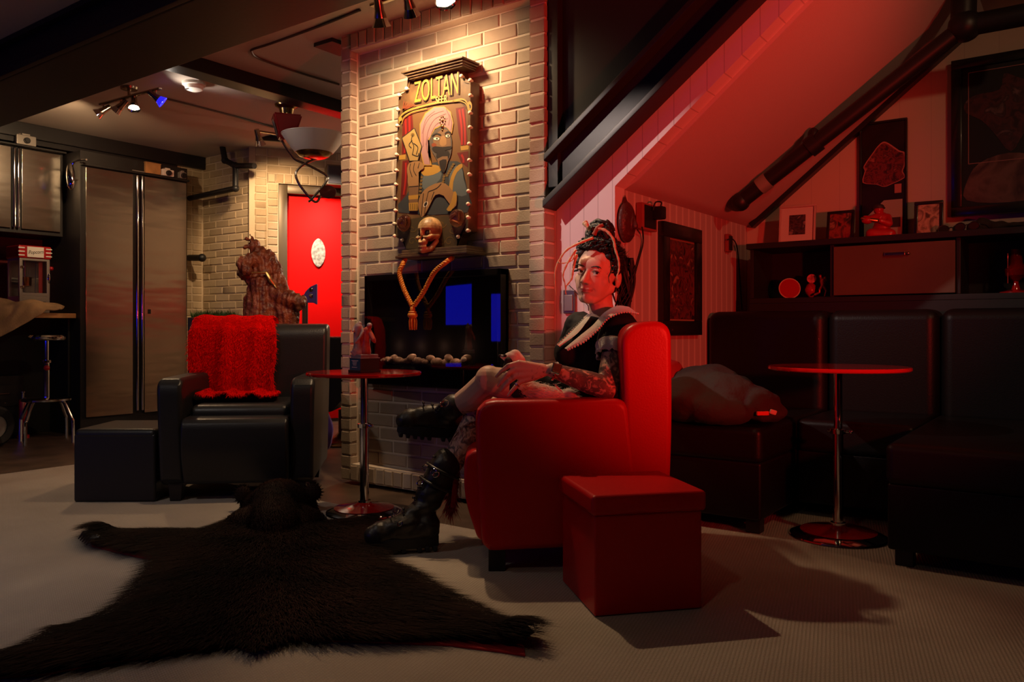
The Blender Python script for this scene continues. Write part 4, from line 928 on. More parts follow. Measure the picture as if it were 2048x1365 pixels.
# right hand, mostly behind, holding the animal
for k in range(4): fing([wrR, at(1042, 756 + k * 5, 3.11), at(1026, 757 + k * 6, 3.08), at(1018, 764 + k * 6, 3.06)], [.016, .011, .0092, .007])
fing([wrR, at(1046, 748, 3.12), at(1034, 744, 3.10)], [.014, .010, .008])
body = remesh(B, 'body', m_skin, .0034, smooth=3)
me = body.data
ink = me.attributes.new('ink', 'FLOAT', 'POINT'); lip = me.attributes.new('lip', 'FLOAT', 'POINT'); IK = []; LP = []
def seg(p, a, b):
    ab = b - a; t = max(0, min(1, (p - a).dot(ab) / ab.length_squared)); return (p - a - ab * t).length, t
for v in me.vertices:
    p = v.co; i = 0.0; l = 0.0
    d, t = seg(p, elL, wrL)
    if d < .07: i = .50 if t < .97 else .3
    d, t = seg(p, shL, elL)
    if d < .075 and t > .35: i = max(i, .40)
    d, t = seg(p, kneeR, ankR)
    if d < .075 and t > .02: i = max(i, .42)
    d, t = seg(p, wrL, k_m)
    if d < .05 and i < .4: i = max(i, .27)
    d, t = seg(p, kneeL, ankL)
    if d < .075: i = max(i, .20)
    d, t = seg(p, hipL, kneeL)
    if d < .1 and t > .6: i = max(i, .20)
    h = toh(p)
    if h.length < .16 and h.y > .02:
        for s in (-1, 1):
            g = math.exp(-((h.x - s * .030) / .0155) ** 2 - ((h.z - .003) / .0095) ** 2)
            v.co -= Fv * (.0035 * g * HS)
        l = max(0, min(1, (1.25 - abs(h.z + .065) / max(.002, .0085 - .0055 * (h.x / .023) ** 2)) * 2.2)) if (h.y > .074 and abs(h.x) < .026) else 0.0
        g = math.exp(-((abs(h.x) - .026) / .006) ** 2 - ((h.z + .063) / .006) ** 2); v.co += Up * (.0045 * g) - Fv * (.003 * g)
        v.co -= Fv * .0035 * math.exp(-((h.z + .065) / .0016) ** 2) * (1 if abs(h.x) < .022 and h.y > .07 else 0)
    IK.append(i); LP.append(l)
ink.data.foreach_set('value', IK); lip.data.foreach_set('value', LP); wrel(body)
# --- face details
for s in (-1, 1):
    q = MB(); c = hd(s * .030, .0728, .0022); q.ball(c, .0114 * HS, 0, 20, 14, rot=HM); g = (W(0, 0, EYE) - c).normalized(); q.ball(c + g * .0072, [.0062, .0062, .0062], 1, 16, 10)
    wrel(q.obj('eye', [m_eye, m_iris]))
    q = MB(); P = smooth_path([hd(s * x, .0885 - .18 * (x - .018) ** 2 * 22, .0225 + z) for x, z in ((.013, -.002), (.022, .001), (.033, .003), (.042, .0015), (.049, -.003))], 4); q.tube(P, [.0012 + .0010 * math.sin(math.pi * i / (len(P) - 1)) for i in range(len(P))], 8); wrel(q.obj('eyebrow', m_hair))
    q = MB(); q.tube([hd(s * x, y, .003 + z) for x, y, z in ((.0185, .0815, -.0005), (.024, .0860, .0032), (.031, .0862, .0040), (.039, .0825, .0026), (.0435, .0765, -.0005))], [.0006, .0012, .0015, .0014, .0006], 8); wrel(q.obj('eyelashes', m_hair))
q = MB(); q.lathe([(.0115, -.0012), (.0125, 0), (.0115, .0012), (.0105, 0), (.0115, -.0012)], hd(.079, -.006, -.052), 20, xf=HM.to_4x4() @ Matrix.Rotation(R(80), 4, 'Y')); wrel(q.obj('earring', m_chrome))
# --- hair
H = MB()
def hb(c, r): H.ball(hd(*c), [r[0] * HS * WX, r[1] * HS, r[2] * HS], rot=HM, u=24, v=16)
hb((0, -.030, .044), (.082, .086, .082)); hb((0, -.050, .0), (.078, .062, .075))
for s in (-1, 1): hb((s * .070, .000, .034), (.012, .028, .036)); hb((s * .052, .034, .070), (.018, .022, .018))
hb((0, .040, .096), (.054, .026, .018))
rnd = random.Random(12)
for k in range(100):      # curls round the hairline
    a = rnd.uniform(-1.35, 1.35); x = .080 * math.sin(a); f = .062 * math.cos(a) + .006; z = .070 + .035 * math.cos(a) + rnd.uniform(-.012, .014) - (rnd.uniform(.0, .07) if abs(a) > 1.0 else 0)
    c = Vector((x, f, z)); P = []
    for j in range(7): t = j / 6; P.append(hd(*(c + Vector((.012 * math.sin(j * 1.9 + k), .008 * math.cos(j * 1.9 + k) - .035 * t, .018 * t + .006 * math.sin(k + j))))))
    H.tube(smooth_path(P, 2), .0036, 6)
for k in range(70):      # small loose curls along the front of the hair
    x = rnd.uniform(-.066, .066); c = Vector((x, .064 - 6 * x * x + rnd.uniform(-.012, .008), .098 - 3.4 * x * x + rnd.uniform(-.012, .012))); P = []; a0 = rnd.uniform(0, 6); r_ = rnd.uniform(.006, .011)
    for j in range(7): P.append(hd(*(c + Vector((r_ * math.cos(a0 + j * 1.1) + .002 * j, r_ * .6 * math.sin(a0 + j * 1.1) - .004 * j, r_ * math.sin(a0 + j * 1.1 + .6) + .002 * j)))))
    H.tube(smooth_path(P, 3), .0030, 6)
bun = Vector((-.016, -.004, .156))
for k in range(34):      # bun of dreads
    P = []; ax = Vector((rnd.gauss(0, 1), rnd.gauss(0, 1), rnd.gauss(0, 1))).normalized(); u_ = ax.orthogonal().normalized(); v_ = ax.cross(u_); rr = rnd.uniform(.026, .044); a0 = rnd.uniform(0, 6)
    for j in range(8): a = a0 + j * .55; P.append(hd(*(bun + (u_ * math.cos(a) * 1.15 + v_ * math.sin(a)) * rr + ax * rnd.uniform(-.012, .012))))
    H.tube(smooth_path(P, 3), [.0075] * (len(P) * 3 - 2), 7)
hb(tuple(bun), (.036, .034, .032)); hb((0, -.02, .115), (.05, .05, .04))
for k in range(16):      # dreads hanging behind the ear
    s0 = rnd.uniform(.045, .085); f0 = rnd.uniform(-.085, -.02); L = rnd.uniform(.10, .20); P = []
    for j in range(8): t = j / 7; P.append(hd(s0 + .012 * math.sin(t * 4 + k) + .012 * t, f0 - .022 * t + .010 * math.cos(t * 5 + k), .075 - (L + .05) * t))
    H.tube(smooth_path(P, 3), [.0068 * (1 - .6 * i / (len(P) * 3)) for i in range(len(P) * 3 - 2)], 7)
for k in range(16):      # thin wisps further down
    s0 = rnd.uniform(.06, .09); P = []
    for j in range(9): t = j / 8; P.append(hd(s0 + .016 * math.sin(t * 6 + k * 2) + .01 * t, -.06 + .02 * math.cos(t * 5 + k), .05 - .24 * t))
    H.tube(smooth_path(P, 3), .0022, 6)
for a, b in (((-.02, .02, .125), (.035, .03, .16)), ((.03, .02, .13), (-.03, -.02, .178))): H.tube(smooth_path([hd(*a), hd((a[0] + b[0]) / 2, a[1] + .02, b[2]), hd(*b)], 5), .008, 8)
hp_ = []
for k in range(5200):      # fine strands combed back and up towards the bun
    th = rnd.uniform(0, 6.283); z = rnd.uniform(-.75, 1); rr = math.sqrt(max(0, 1 - z * z)); n_ = Vector((rr * math.cos(th), rr * math.sin(th), z)); c_ = Vector((n_.x * .082, n_.y * .086 - .030, n_.z * .082 + .044))
    if c_.y > .036 and c_.z < .078: continue
    hp_.append((hd(*c_), (HM @ n_).normalized(), 1.0))
bunw = hd(*bun)
blades(H, hp_, .048, .0024, lambda p: (bunw - p).normalized() * .9, .42, bend=.9, seed=61, rise=.42)
wrel(H.obj('hair', m_hair, sharp=0))
def dread(pts, r0, r1, m=m_blond, name='blond_dreadlock'):
    q = MB(); P = smooth_path([at(*p) for p in pts], 6); n = len(P); q.tube(P, [r0 + (r1 - r0) * i / (n - 1) + .0008 * math.sin(i * 1.7) for i in range(n)], 8); return wrel(q.obj(name, m, sharp=0))
dread([(1186, 476, 3.03), (1160, 486, 3.02), (1134, 500, 3.02), (1119, 520, 3.03), (1111, 540, 3.03), (1110, 565, 3.03), (1112, 592, 3.03)], .0055, .0018)
dread([(1150, 505, 3.03), (1145, 520, 3.03), (1126, 527, 3.02), (1116, 524, 3.02)], .003, .0014)
dread([(1152, 500, 3.03), (1136, 525, 3.02), (1126, 550, 3.02), (1130, 568, 3.02), (1131, 588, 3.02)], .0045, .0016)
dread([(1153, 510, 3.04), (1146, 540, 3.02), (1143, 558, 3.02), (1132, 574, 3.02), (1132, 590, 3.02)], .006, .0016)
dread([(1196, 457, 3.0), (1212, 462, 2.99), (1226, 478, 2.985), (1231, 500, 2.985), (1237, 520, 2.985), (1238, 540, 2.99), (1234, 555, 2.99), (1238, 564, 2.99)], .0062, .0022)
dread([(1170, 446, 3.06), (1174, 452, 3.05), (1180, 462, 3.05)], .012, .006)
dread([(1188, 470, 3.01), (1196, 455, 3.0), (1206, 450, 3.0)], .009, .006, mat('rust_hair_wrap', (.28, .06, .03), .7), 'hair_wrap')
# --- dress
D = MB()
D.chain([pelv, waist, chest], [.122, .100, .108], 20); D.chain([chest, chest.lerp((shL + shR) / 2, .6)], [.108, .085], 18); D.ball(at(1148, 704, 3.10), (.075, .085, .07)); 
D.cap((shL + shR) / 2 + Vector((0, 0, -.02)), shL, .060, .062); D.cap((shL + shR) / 2 + Vector((0, 0, -.02)), shR, .060, .060)
slv = shL.lerp(elL, .22); D.chain([shL + W(.006, 0, .004), slv], [.070, .074], 18); D.chain([shR, shR.lerp(elR, .3)], [.066, .06], 16)
D.chain([hipL, hipL.lerp(kneeL, .50)], [.105, .092], 18); D.chain([hipR, hipR.lerp(kneeR, .55)], [.102, .088], 18); D.cap(hipL.lerp(kneeL, .45), hipR.lerp(kneeR, .5), .085, .085)
dr = remesh(D, 'dress', m_dress, .006, smooth=4)
for v in dr.data.vertices: v.co += v.normal * (.007 * noise.noise(Vector((v.co.x * 22, v.co.y * 22, v.co.z * 9))) + .003 * noise.noise(v.co * 45))
wrel(dr)
# collar: two pointed flaps
def flap(inner, outer, name='collar'):
    q = MB(); A = smooth_path([at(*p) for p in inner], 6); Bq = smooth_path([at(*p) for p in outer], 6); n = min(len(A), len(Bq)); rows = 5; vs = []; fs = []
    cm = sum((p for p in A), Vector()) / len(A); tocam = (Vector((0, 0, EYE)) - cm).normalized()
    for i in range(n):
        for j in range(rows + 1): t = j / rows; vs.append(A[i].lerp(Bq[i], t) + tocam * (.006 * math.sin(t * math.pi)))
    for i in range(n - 1):
        for j in range(rows): fs.append((i * (rows + 1) + j, i * (rows + 1) + j + 1, (i + 1) * (rows + 1) + j + 1, (i + 1) * (rows + 1) + j))
    for off in (0, -.004): q.add([v + tocam * off for v in vs], fs)
    for i in range(0, n, 1): q.ball(Bq[i], (.0042, .0042, .0042), 0, 8, 6)
    wrel(q.obj(name, m_lace, sharp=0))
flap([(1258, 614, 3.02), (1234, 612, 3.0), (1208, 626, 2.985), (1186, 650, 2.975), (1158, 673, 2.985), (1129, 697, 3.0)], [(1276, 628, 2.99), (1248, 625, 2.94), (1217, 637, 2.925), (1195, 661, 2.94), (1167, 685, 2.955), (1136, 700, 2.985)])
flap([(1186, 626, 3.03), (1172, 646, 3.015), (1154, 668, 3.005), (1119, 694, 3.01)], [(1176, 630, 3.06), (1158, 648, 3.06), (1138, 668, 3.045), (1116, 690, 3.02)])
# lace cuff round the upper arm
ax = (elL - shL).normalized(); cc = shL.lerp(elL, .30); uu = ax.orthogonal().normalized(); vv_ = ax.cross(uu); q = MB(); vs = []; fs = []; n = 60; rows = ((-.010, .070), (0, .074), (.012, .073), (.026, .066), (.04, .064))
for j, (h, r_) in enumerate(rows):
    for i in range(n): a = 2 * math.pi * i / n; r2 = r_ + .006 * math.sin(i * 1.05) * (j / 4); h2 = h + (.006 * abs(math.sin(a * 9)) if j == 4 else 0); vs.append(cc + ax * h2 + (uu * math.cos(a) + vv_ * math.sin(a)) * r2)
for j in range(len(rows) - 1):
    for i in range(n): fs.append((j * n + i, j * n + (i + 1) % n, (j + 1) * n + (i + 1) % n, (j + 1) * n + i))
q.add(vs, fs); o = q.obj('lace_cuff', m_lace, sharp=0); md = o.modifiers.new('t', 'SOLIDIFY'); md.thickness = .004; wrel(o)
# --- boots
def boot(top, ank, heel, toe, up, wtop, name='boot'):
    """calf-high boot from the top of its shaft to the toe; up is the sole's inner normal"""
    q = MB(); f = (toe - heel).normalized(); up = (up - f * up.dot(f)).normalized(); sd = f.cross(up); L = (toe - heel).length
    q.chain([top, top.lerp(ank, .5), ank], [wtop, wtop * .93, .050], 18); q.chain([ank, heel + up * .04 + f * .035], [.050, .044], 16)
    q.chain([ank, heel.lerp(toe, .45) + up * .060, heel.lerp(toe, .70) + up * .038], [.046, .044, .042], 16); q.ball(heel.lerp(toe, .82) + up * .026, .046); q.ball(heel.lerp(toe, .90) + up * .022, .040); q.ball(heel.lerp(toe, .80) + up * .02 + sd * .008, .042)
    q.chain([heel + f * .045 + up * .035, heel.lerp(toe, .78) + up * .025], [.042, .042], 14)
    o = remesh(q, name, m_boot, .005, smooth=3)
    for v in o.data.vertices:
        w = max(0, 1 - (v.co - ank).length / .16); v.co += v.normal * (.006 * w * math.sin((v.co - ank).dot(up) * 110) + .003 * noise.noise(v.co * 30))
    wrel(o)
    q = MB(); pr = []
    for i in range(28):
        a = 2 * math.pi * i / 28; x = math.cos(a); y = math.sin(a); lx = .5 * L * (1 + x * 1.0); wd = (.046 if x > 0 else .040) * (1 - .10 * max(0, -x)); pr.append((lx * (1.0) + (.004 if x > 0 else -.004), wd * math.copysign(abs(y) ** .75, y)))
    mt = Matrix(((f.x, sd.x, up.x, heel.x), (f.y, sd.y, up.y, heel.y), (f.z, sd.z, up.z, heel.z), (0, 0, 0, 1)))
    q.prism(pr, -.030, .012, 'z', bev=.005, xf=mt)
    for i in range(9):
        x = L * (.05 + .9 * i / 8)
        if 3 <= i <= 3: continue
        q.box((x, 0, -.034), (L * .055, .080 * (1 - .5 * abs(i / 8 - .5) ** 2 * 3), .018), .003, rot=None) if False else q.bm(_bx((L * .06, .078 * (1 - 1.1 * abs(i / 8 - .5) ** 2.5), .02)), 0, mt @ Matrix.Translation((x, 0, -.034)))
    wrel(q.obj(name + '_sole', m_sole, sharp=30))
    q = MB()   # laces
    for i in range(8):
        t = i / 7; c = ank.lerp(top, max(0, (t - .35) / .65)) if t > .35 else (heel.lerp(toe, .62) + up * .075).lerp(ank, t / .35)
        fr = f if t < .3 else (f - (top - ank).normalized() * f.dot((top - ank).normalized())).normalized(); k = .046 if t > .35 else .020; nn = fr if t > .35 else (f * .5 + up).normalized()
        q.tube([c + nn * (k + .002) - sd * .026, c + nn * (k + .010) + up * .006, c + nn * (k + .002) + sd * .026], .0032, 6); q.tube([c + nn * (k + .002) + sd * .026, c + nn * (k + .011), c + nn * (k + .002) - sd * .026 + up * .012], .0032, 6)
    wrel(q.obj(name + '_laces', m_ink))
    return f, sd, up
def _bx(d):
    b = bmesh.new(); bmesh.ops.create_cube(b, size=1)
    for v in b.verts: v.co = Vector((v.co.x * d[0], v.co.y * d[1], v.co.z * d[2]))
    bmesh.ops.bevel(b, geom=list(b.edges), offset=.003, segments=1, affect='EDGES'); return b
def flo(X, d, z): return W(X, d, z)
btR = at(892, 928, 3.12); hR, tR = W(-.285, 3.085, .048), W(-.548, 3.03, .048)
boot(btR, ankR, hR, tR, Vector((0, 0, 1)), .060)
btL = at(908, 812, 3.16); hL = at(921, 862, 3.30); tL = at(797, 850, 3.24); upL = at(893, 790, 3.24) - at(902, 866, 3.27)
boot(btL, at(893, 828, 3.27), hL, tL, upL, .050)
def ringb(c, nrm_, r, t, name='buckle'):
    n = Vector(nrm_).normalized(); q = MB(); u_ = n.orthogonal().normalized(); w_ = n.cross(u_); q.tube([Vector(c) + (u_ * math.cos(a) + w_ * math.sin(a) * .75) * r for a in [2 * math.pi * i / 20 for i in range(21)]], t, 8); wrel(q.obj(name, m_chrome))
cm_ = lambda c: (Vector((0, 0, EYE)) - Vector(c)).normalized()
for p, r_ in (((889, 808, 3.10), .016), ((867, 945, 3.035), .013), ((872, 950, 3.03), .012), ((850, 936, 3.07), .012), ((840, 966, 3.06), .012), ((792, 1022, 3.03), .010), ((800, 1048, 3.0), .010)): c = at(*p); ringb(c, cm_(c) + Vector((random.uniform(-.4, .4), 0, random.uniform(-.4, .4))), r_, .0024)
q = MB(); axb = (btR - ankR).normalized(); ub = axb.orthogonal().normalized(); vb = axb.cross(ub)
for t in (.55, .85): c = ankR.lerp(btR, t); q.tube([c + (ub * math.cos(a) + vb * math.sin(a)) * .066 for a in [2 * math.pi * i / 24 for i in range(25)]], .006, 8)
wrel(q.obj('boot_strap', m_boot))
# --- watch, ring, thigh tattoo frame
aw = (wrL - elL).normalized(); cw = wrL.lerp(elL, .05); tc_ = (cm_(cw) + Vector((0, 0, .35))); tc_ = (tc_ - aw * tc_.dot(aw)).normalized(); sw = aw.cross(tc_); mt = Matrix(((sw.x, aw.x, tc_.x, cw.x), (sw.y, aw.y, tc_.y, cw.y), (sw.z, aw.z, tc_.z, cw.z), (0, 0, 0, 1)))
q = MB(); b = _bx((.040, .034, .012)); q.bm(b, 0, mt @ Matrix.Translation((0, 0, .032))); q.bm(_bx((.032, .026, .004)), 1, mt @ Matrix.Translation((0, 0, .038))); wt = q.obj('watch_case', [m_chrome, mat('gold_watch_face', (.55, .42, .22), .12, .8)]); wrel(wt)
q = MB(); q.tube([mt @ Vector((math.cos(a) * .0305, 0, math.sin(a) * .0305)) for a in [2 * math.pi * i / 28 for i in range(29)]], .0055, 8); wrel(q.obj('watch_strap', m_chrome))
rp = k_p.lerp(at(1030, 776, 2.868), .55); axr = (at(1030, 776, 2.868) - k_p).normalized(); ur = axr.orthogonal().normalized(); vr = axr.cross(ur); q = MB(); q.tube([rp + (ur * math.cos(a) + vr * math.sin(a)) * .0108 for a in [2 * math.pi * i / 20 for i in range(21)]], .0018, 8); q.ball(rp + cm_(rp) * .011, .004); wrel(q.obj('ring', m_chrome))

# ------------------------------------------------------------------ stuffed animal in her lap
m_wfur = mat('white_animal_fur', (.62, .48, .42), .85, var=(22, .25)); m_bfur = mat('black_animal_fur', (.02, .014, .012), .85)
ac = at(1090, 790, 2.93); an = thing('stuffed_animal', 'small pale and black stuffed animal lying across the woman\'s lap', 'stuffed animal', ac)
def arel(o): o.data.transform(Matrix.Translation(-ac)); o.parent = an; return o
q = MB(); q.chain([at(1052, 780, 2.935), at(1075, 786, 2.93), at(1105, 789, 2.925), at(1130, 793, 2.92)], [.040, .036, .030, .018], 16); q.ball(at(1138, 789, 2.915), (.030, .022, .022)); q.cap(at(1145, 792, 2.91), at(1158, 797, 2.905), .012, .005)
o = remesh(q, 'body', m_wfur, .005, smooth=2)
for v in o.data.vertices: v.co += v.normal * noise.noise(v.co * 60) * .003
arel(o)
pts = [(v.co.copy() + ac, v.normal.copy(), 1) for v in list(o.data.vertices)[::2]]; q = MB(); dl = (at(1150, 795, 2.92) - at(1050, 782, 2.93)).normalized()
blades(q, pts, .013, .0018, lambda p: dl * .9, .25, bend=.8, seed=31); arel(q.obj('fur', m_wfur, sharp=0))
q = MB(); q.chain([at(1030, 762, 2.97), at(1040, 778, 2.95), at(1047, 784, 2.94)], [.038, .042, .041], 14); q.chain([at(1018, 732, 2.985), at(1024, 748, 2.98), at(1030, 762, 2.97)], [.022, .03, .036], 14); o = remesh(q, 'dark_shoulder', m_bfur, .005, smooth=2); arel(o)
q = MB(); q.ball(at(1024, 716, 2.99), (.034, .026, .024)); q.chain([at(1030, 712, 2.99), at(1040, 722, 2.985), at(1044, 738, 2.98)], [.024, .021, .022], 14); q.cap(at(1014, 718, 2.985), at(1003, 713, 2.98), .013, .007); o = remesh(q, 'head', m_wfur, .003, smooth=2); arel(o)
q = MB(); q.ball(at(1000, 712, 2.98), .006); q.ball(at(1010, 712, 2.965), (.007, .006, .006)); q.ball(at(1017, 724, 2.972), (.017, .014, .018)); arel(q.obj('face_markings', m_bfur))
q = MB(); q.tube(smooth_path([at(1152, 794, 2.91), at(1166, 800, 2.9), at(1182, 803, 2.895)], 5), [.006 - .0004 * i for i in range(11)], 8); arel(q.obj('tail', m_wfur))
for k in range(5): q = MB(); q.tube(smooth_path([at(1126, 786, 2.90), at(1118 - k * 2, 776 - k, 2.893), at(1106 - k + k * 5, 768 - k * .5, 2.89)], 4), .0009, 5); arel(q.obj('whisker', m_white))
# ================================================================== CHIMNEY: FIRE, SIGN, ROPE, STATUETTE
m_art = {}
def art(name, c, rough=.55): m_art[name] = mat('painted_' + name, c, rough); return m_art[name]
m_thin = bpy.data.materials.new('tinted_fire_glass'); m_thin.use_nodes = True; _nt = m_thin.node_tree; _nt.nodes.remove(bsdf(m_thin))
_o = _nt.nodes['Material Output']; _t = _nt.nodes.new('ShaderNodeBsdfTransparent'); _t.inputs[0].default_value = (.42, .36, .36, 1); _g = _nt.nodes.new('ShaderNodeBsdfGlossy'); _g.inputs['Roughness'].default_value = .02
_m = _nt.nodes.new('ShaderNodeMixShader'); _f = _nt.nodes.new('ShaderNodeFresnel'); _f.inputs['IOR'].default_value = 1.9
_nt.links.new(_f.outputs[0], _m.inputs[0]); _nt.links.new(_t.outputs[0], _m.inputs[1]); _nt.links.new(_g.outputs[0], _m.inputs[2]); _nt.links.new(_m.outputs[0], _o.inputs[0])

fx0, fx1 = on_y(729, 660, 3.10).x, on_y(1001, 660, 3.10).x; fz0, fz1 = .553, 1.148
FB = Vector(((fx0 + fx1) / 2, 3.13, fz0)); hwF = (fx1 - fx0) / 2
fp = thing('electric_fireplace', 'black curved-glass electric fireplace on the brick chimney', 'fireplace', FB)
m_matte = mat('matte_black_liner', (.008, .007, .007), .95, spec=.02); q = MB(); q.box2((-hwF, .012, 0), (hwF, .038, fz1 - fz0), .002); q.obj('liner', m_matte, fp); q = MB()
for a, b in (((-hwF, -.03, 0), (-hwF + .02, .03, fz1 - fz0)), ((hwF - .02, -.03, 0), (hwF, .03, fz1 - fz0)), ((-hwF, -.03, fz1 - fz0 - .03), (hwF, .03, fz1 - fz0)), ((-hwF, -.03, 0), (hwF, .03, .115))): q.box2(a, b, .002)
q.obj('housing', m_blk, fp)
q = MB(); N = 28; vs = []; fs = []
for j in range(2):
    for i in range(N + 1): x = -hwF + 2 * hwF * i / N; vs.append((x, -.030 - .055 * (1 - (x / hwF) ** 2), j * (fz1 - fz0)))
for i in range(N): fs.append((i, i + 1, N + 2 + i, N + 1 + i))
q.add(vs, fs); q.obj('curved_glass', m_thin, fp, sharp=0)
q = MB(); q.prism([(x, y) for x, y in [(-hwF + .02, .01)] + [(-hwF + .02 + (2 * hwF - .04) * i / 14, -.028 - .048 * (1 - ((-hwF + .02 + (2 * hwF - .04) * i / 14) / hwF) ** 2)) for i in range(15)] + [(hwF - .02, .01)]], .10, .118, 'z'); q.obj('pebble_tray', m_blk, fp)
m_peb = mat('river_pebble', (.52, .36, .24), .6, var=(30, .3), bump=(50, .2, .004))
random.seed(21); rnd = random.Random(21)
pb = None; pbx = [768 + 7.2 * i for i in range(24)]
for i, px in enumerate(pbx):
    x = on_y(px, 715, 3.085).x; r = rnd.uniform(.020, .030); yy = 3.082 + rnd.uniform(-.012, .014); zz = fz0 + .118 + r * .62
    if i % 5 == 3: zz += .018
    if pb is None:
        q = MB(); q.ball((0, 0, 0), (.026, .021, .0165), 0, 18, 12); 
        for v in q.v: v += v.normalized() * noise.noise(v * 40) * .004
        pb = q.obj('pebble', m_peb, sharp=0); o = pb
    else: o = pb.copy(); COL.objects.link(o)
    o.location = (x, yy, zz); o.scale = (r / .026,) * 3; o.rotation_euler = (rnd.uniform(-.3, .3), rnd.uniform(-.3, .3), rnd.uniform(0, 6)); tag(o, 'one of the pale rounded pebbles behind the fireplace glass', 'pebble', 'pebbles in the electric fireplace')

for k in range(4): point('fire_lamp', (fx0 + (fx1 - fx0) * (.24 + .17 * k), 3.105, fz0 + .21), (1, .62, .38), .26, .01)
# ------------------------------------------------------------------ the painted fortune-teller sign
BY = 3.085; ZS = 3.1034
def zp(x, y, off=0.0): return on_y(760 + x / ZS, 100 + y / ZS, BY - off)
sgc = zp(325, 650); sgc.y = CM - .002
sg = thing('painted_sign', 'shaped fortune-teller sign ringed with round bulbs above the fireplace', 'sign', sgc)
def srel(o): o.data.transform(Matrix.Translation(-sgc)); o.parent = sg; return o
outl = [(172, 165), (485, 108), (496, 150), (515, 176), (562, 190), (560, 600), (547, 1125), (505, 1140), (487, 1165), (478, 1240), (158, 1240), (150, 1200), (130, 1178), (88, 1158), (98, 800), (115, 280), (150, 262), (165, 232)]
q = MB(); pl2 = [(p.x, p.z) for p in (zp(*k) for k in outl)]; q.prism(pl2, BY, CM - .002, 'y', bev=.003, m=0)
m_board = mat('sign_board_paint', (.085, .042, .020), .42, var=(12, .35), col2=(.13, .075, .03)); m_side = mat('sign_side_paint', (.16, .012, .012), .45)
q2 = MB(); q2.prism([((x - sgc.x) * 1.0 + sgc.x, z) for x, z in pl2], BY + .004, CM - .004, 'y', m=0)
srel(q.obj('board', m_board))
cols = dict(pink=(.25, .135, .13), pinkd=(.14, .06, .065), red=(.24, .008, .005), redd=(.085, .006, .004), gold=(.30, .17, .028), goldd=(.12, .072, .018), skin=(.13, .072, .034), skinl=(.21, .115, .045), grey=(.060, .048, .038), dark=(.014, .010, .008), white=(.5, .44, .34), blue=(.075, .095, .10), blued=(.03, .036, .038), card=(.26, .17, .055), rust=(.14, .03, .01), olive=(.055, .036, .014), glow=(.11, .052, .016))
for k, c in cols.items(): art(k, c)
keys = list(cols); idx = {k: i for i, k in enumerate(keys)}
A = MB(); lay = [0.0004]
def poly(pts, col, smooth=0):
    P = [Vector((x, y, 0)) for x, y in pts]
    if smooth: P = smooth_path(P, smooth, True)
    lay[0] += .00012; b = bmesh.new(); vs = [b.verts.new(zp(p.x, p.y, lay[0])) for p in P]; b.faces.new(vs); bmesh.ops.triangulate(b, faces=b.faces[:])
    for f in b.faces:
        if f.normal.y > 0: f.normal_flip()
    A.bm(b, idx[col], None, False)
def stroke(pts, w, col, k=5):
    P = smooth_path([zp(x, y, lay[0] + .0006) for x, y in pts], k); n = len(P); vs = []; 
    for i, p in enumerate(P):
        t = (P[min(i + 1, n - 1)] - P[max(i - 1, 0)]).normalized(); s_ = Vector((t.z, 0, -t.x)) * (w / ZS / FPX * 4.1 * .5); vs += [p - s_, p + s_]
    A.add(vs, [(2 * i, 2 * i + 1, 2 * i + 3, 2 * i + 2) for i in range(n - 1)], idx[col], None, False)
def ell(x, y, rx, ry, col, rot=0): 
    c, s = math.cos(rot), math.sin(rot); poly([(x + rx * math.cos(a) * c - ry * math.sin(a) * s, y + rx * math.cos(a) * s + ry * math.sin(a) * c) for a in [2 * math.pi * i / 20 for i in range(20)]], col)
poly([(140, 430), (210, 375), (380, 345), (500, 325), (545, 380), (540, 1000), (110, 1010)], 'glow')
for P in ([(140, 430), (200, 392), (208, 500), (188, 600), (150, 665), (135, 650)], [(140, 690), (178, 682), (176, 800), (155, 960), (125, 960)], [(470, 362), (530, 350), (545, 600), (508, 605), (488, 520)], [(478, 640), (548, 628), (545, 730), (505, 700)]): poly(P, 'redd')
for x0, y0, x1, y1 in ((158, 430, 152, 640), (182, 410, 172, 610), (160, 700, 146, 900), (492, 370, 508, 590), (512, 365, 528, 590), (505, 650, 518, 700)): stroke([(x0, y0), ((x0 + x1) / 2 + 6, (y0 + y1) / 2), (x1, y1)], 15, 'red')
poly([(118, 655), (160, 648), (158, 678), (118, 682)], 'gold'); poly([(500, 598), (552, 590), (550, 618), (502, 624)], 'gold')
# robe and shoulders
poly([(165, 900), (210, 820), (255, 740), (330, 700), (440, 690), (505, 705), (525, 800), (545, 880), (540, 1010), (115, 1010)], 'blued', 2)
poly([(440, 740), (500, 720), (520, 800), (538, 900), (470, 900), (430, 850)], 'blue', 2); poly([(275, 770), (370, 750), (375, 800), (300, 870), (262, 850)], 'blue', 2)
poly([(255, 742), (310, 712), (372, 722), (378, 748), (330, 775), (270, 780)], 'gold', 2); poly([(425, 880), (440, 790), (470, 730), (505, 706), (512, 728), (478, 760), (455, 820), (448, 890)], 'gold', 2)
for k in range(6): ell(258 - k * 2, 790 + k * 22, 9, 8, 'goldd'); ell(415 + k * 8, 780 - k * 14, 9, 8, 'goldd'); ell(400 - k * 3, 770 + k * 16, 8, 8, 'goldd')
ell(318, 855, 12, 10, 'red')
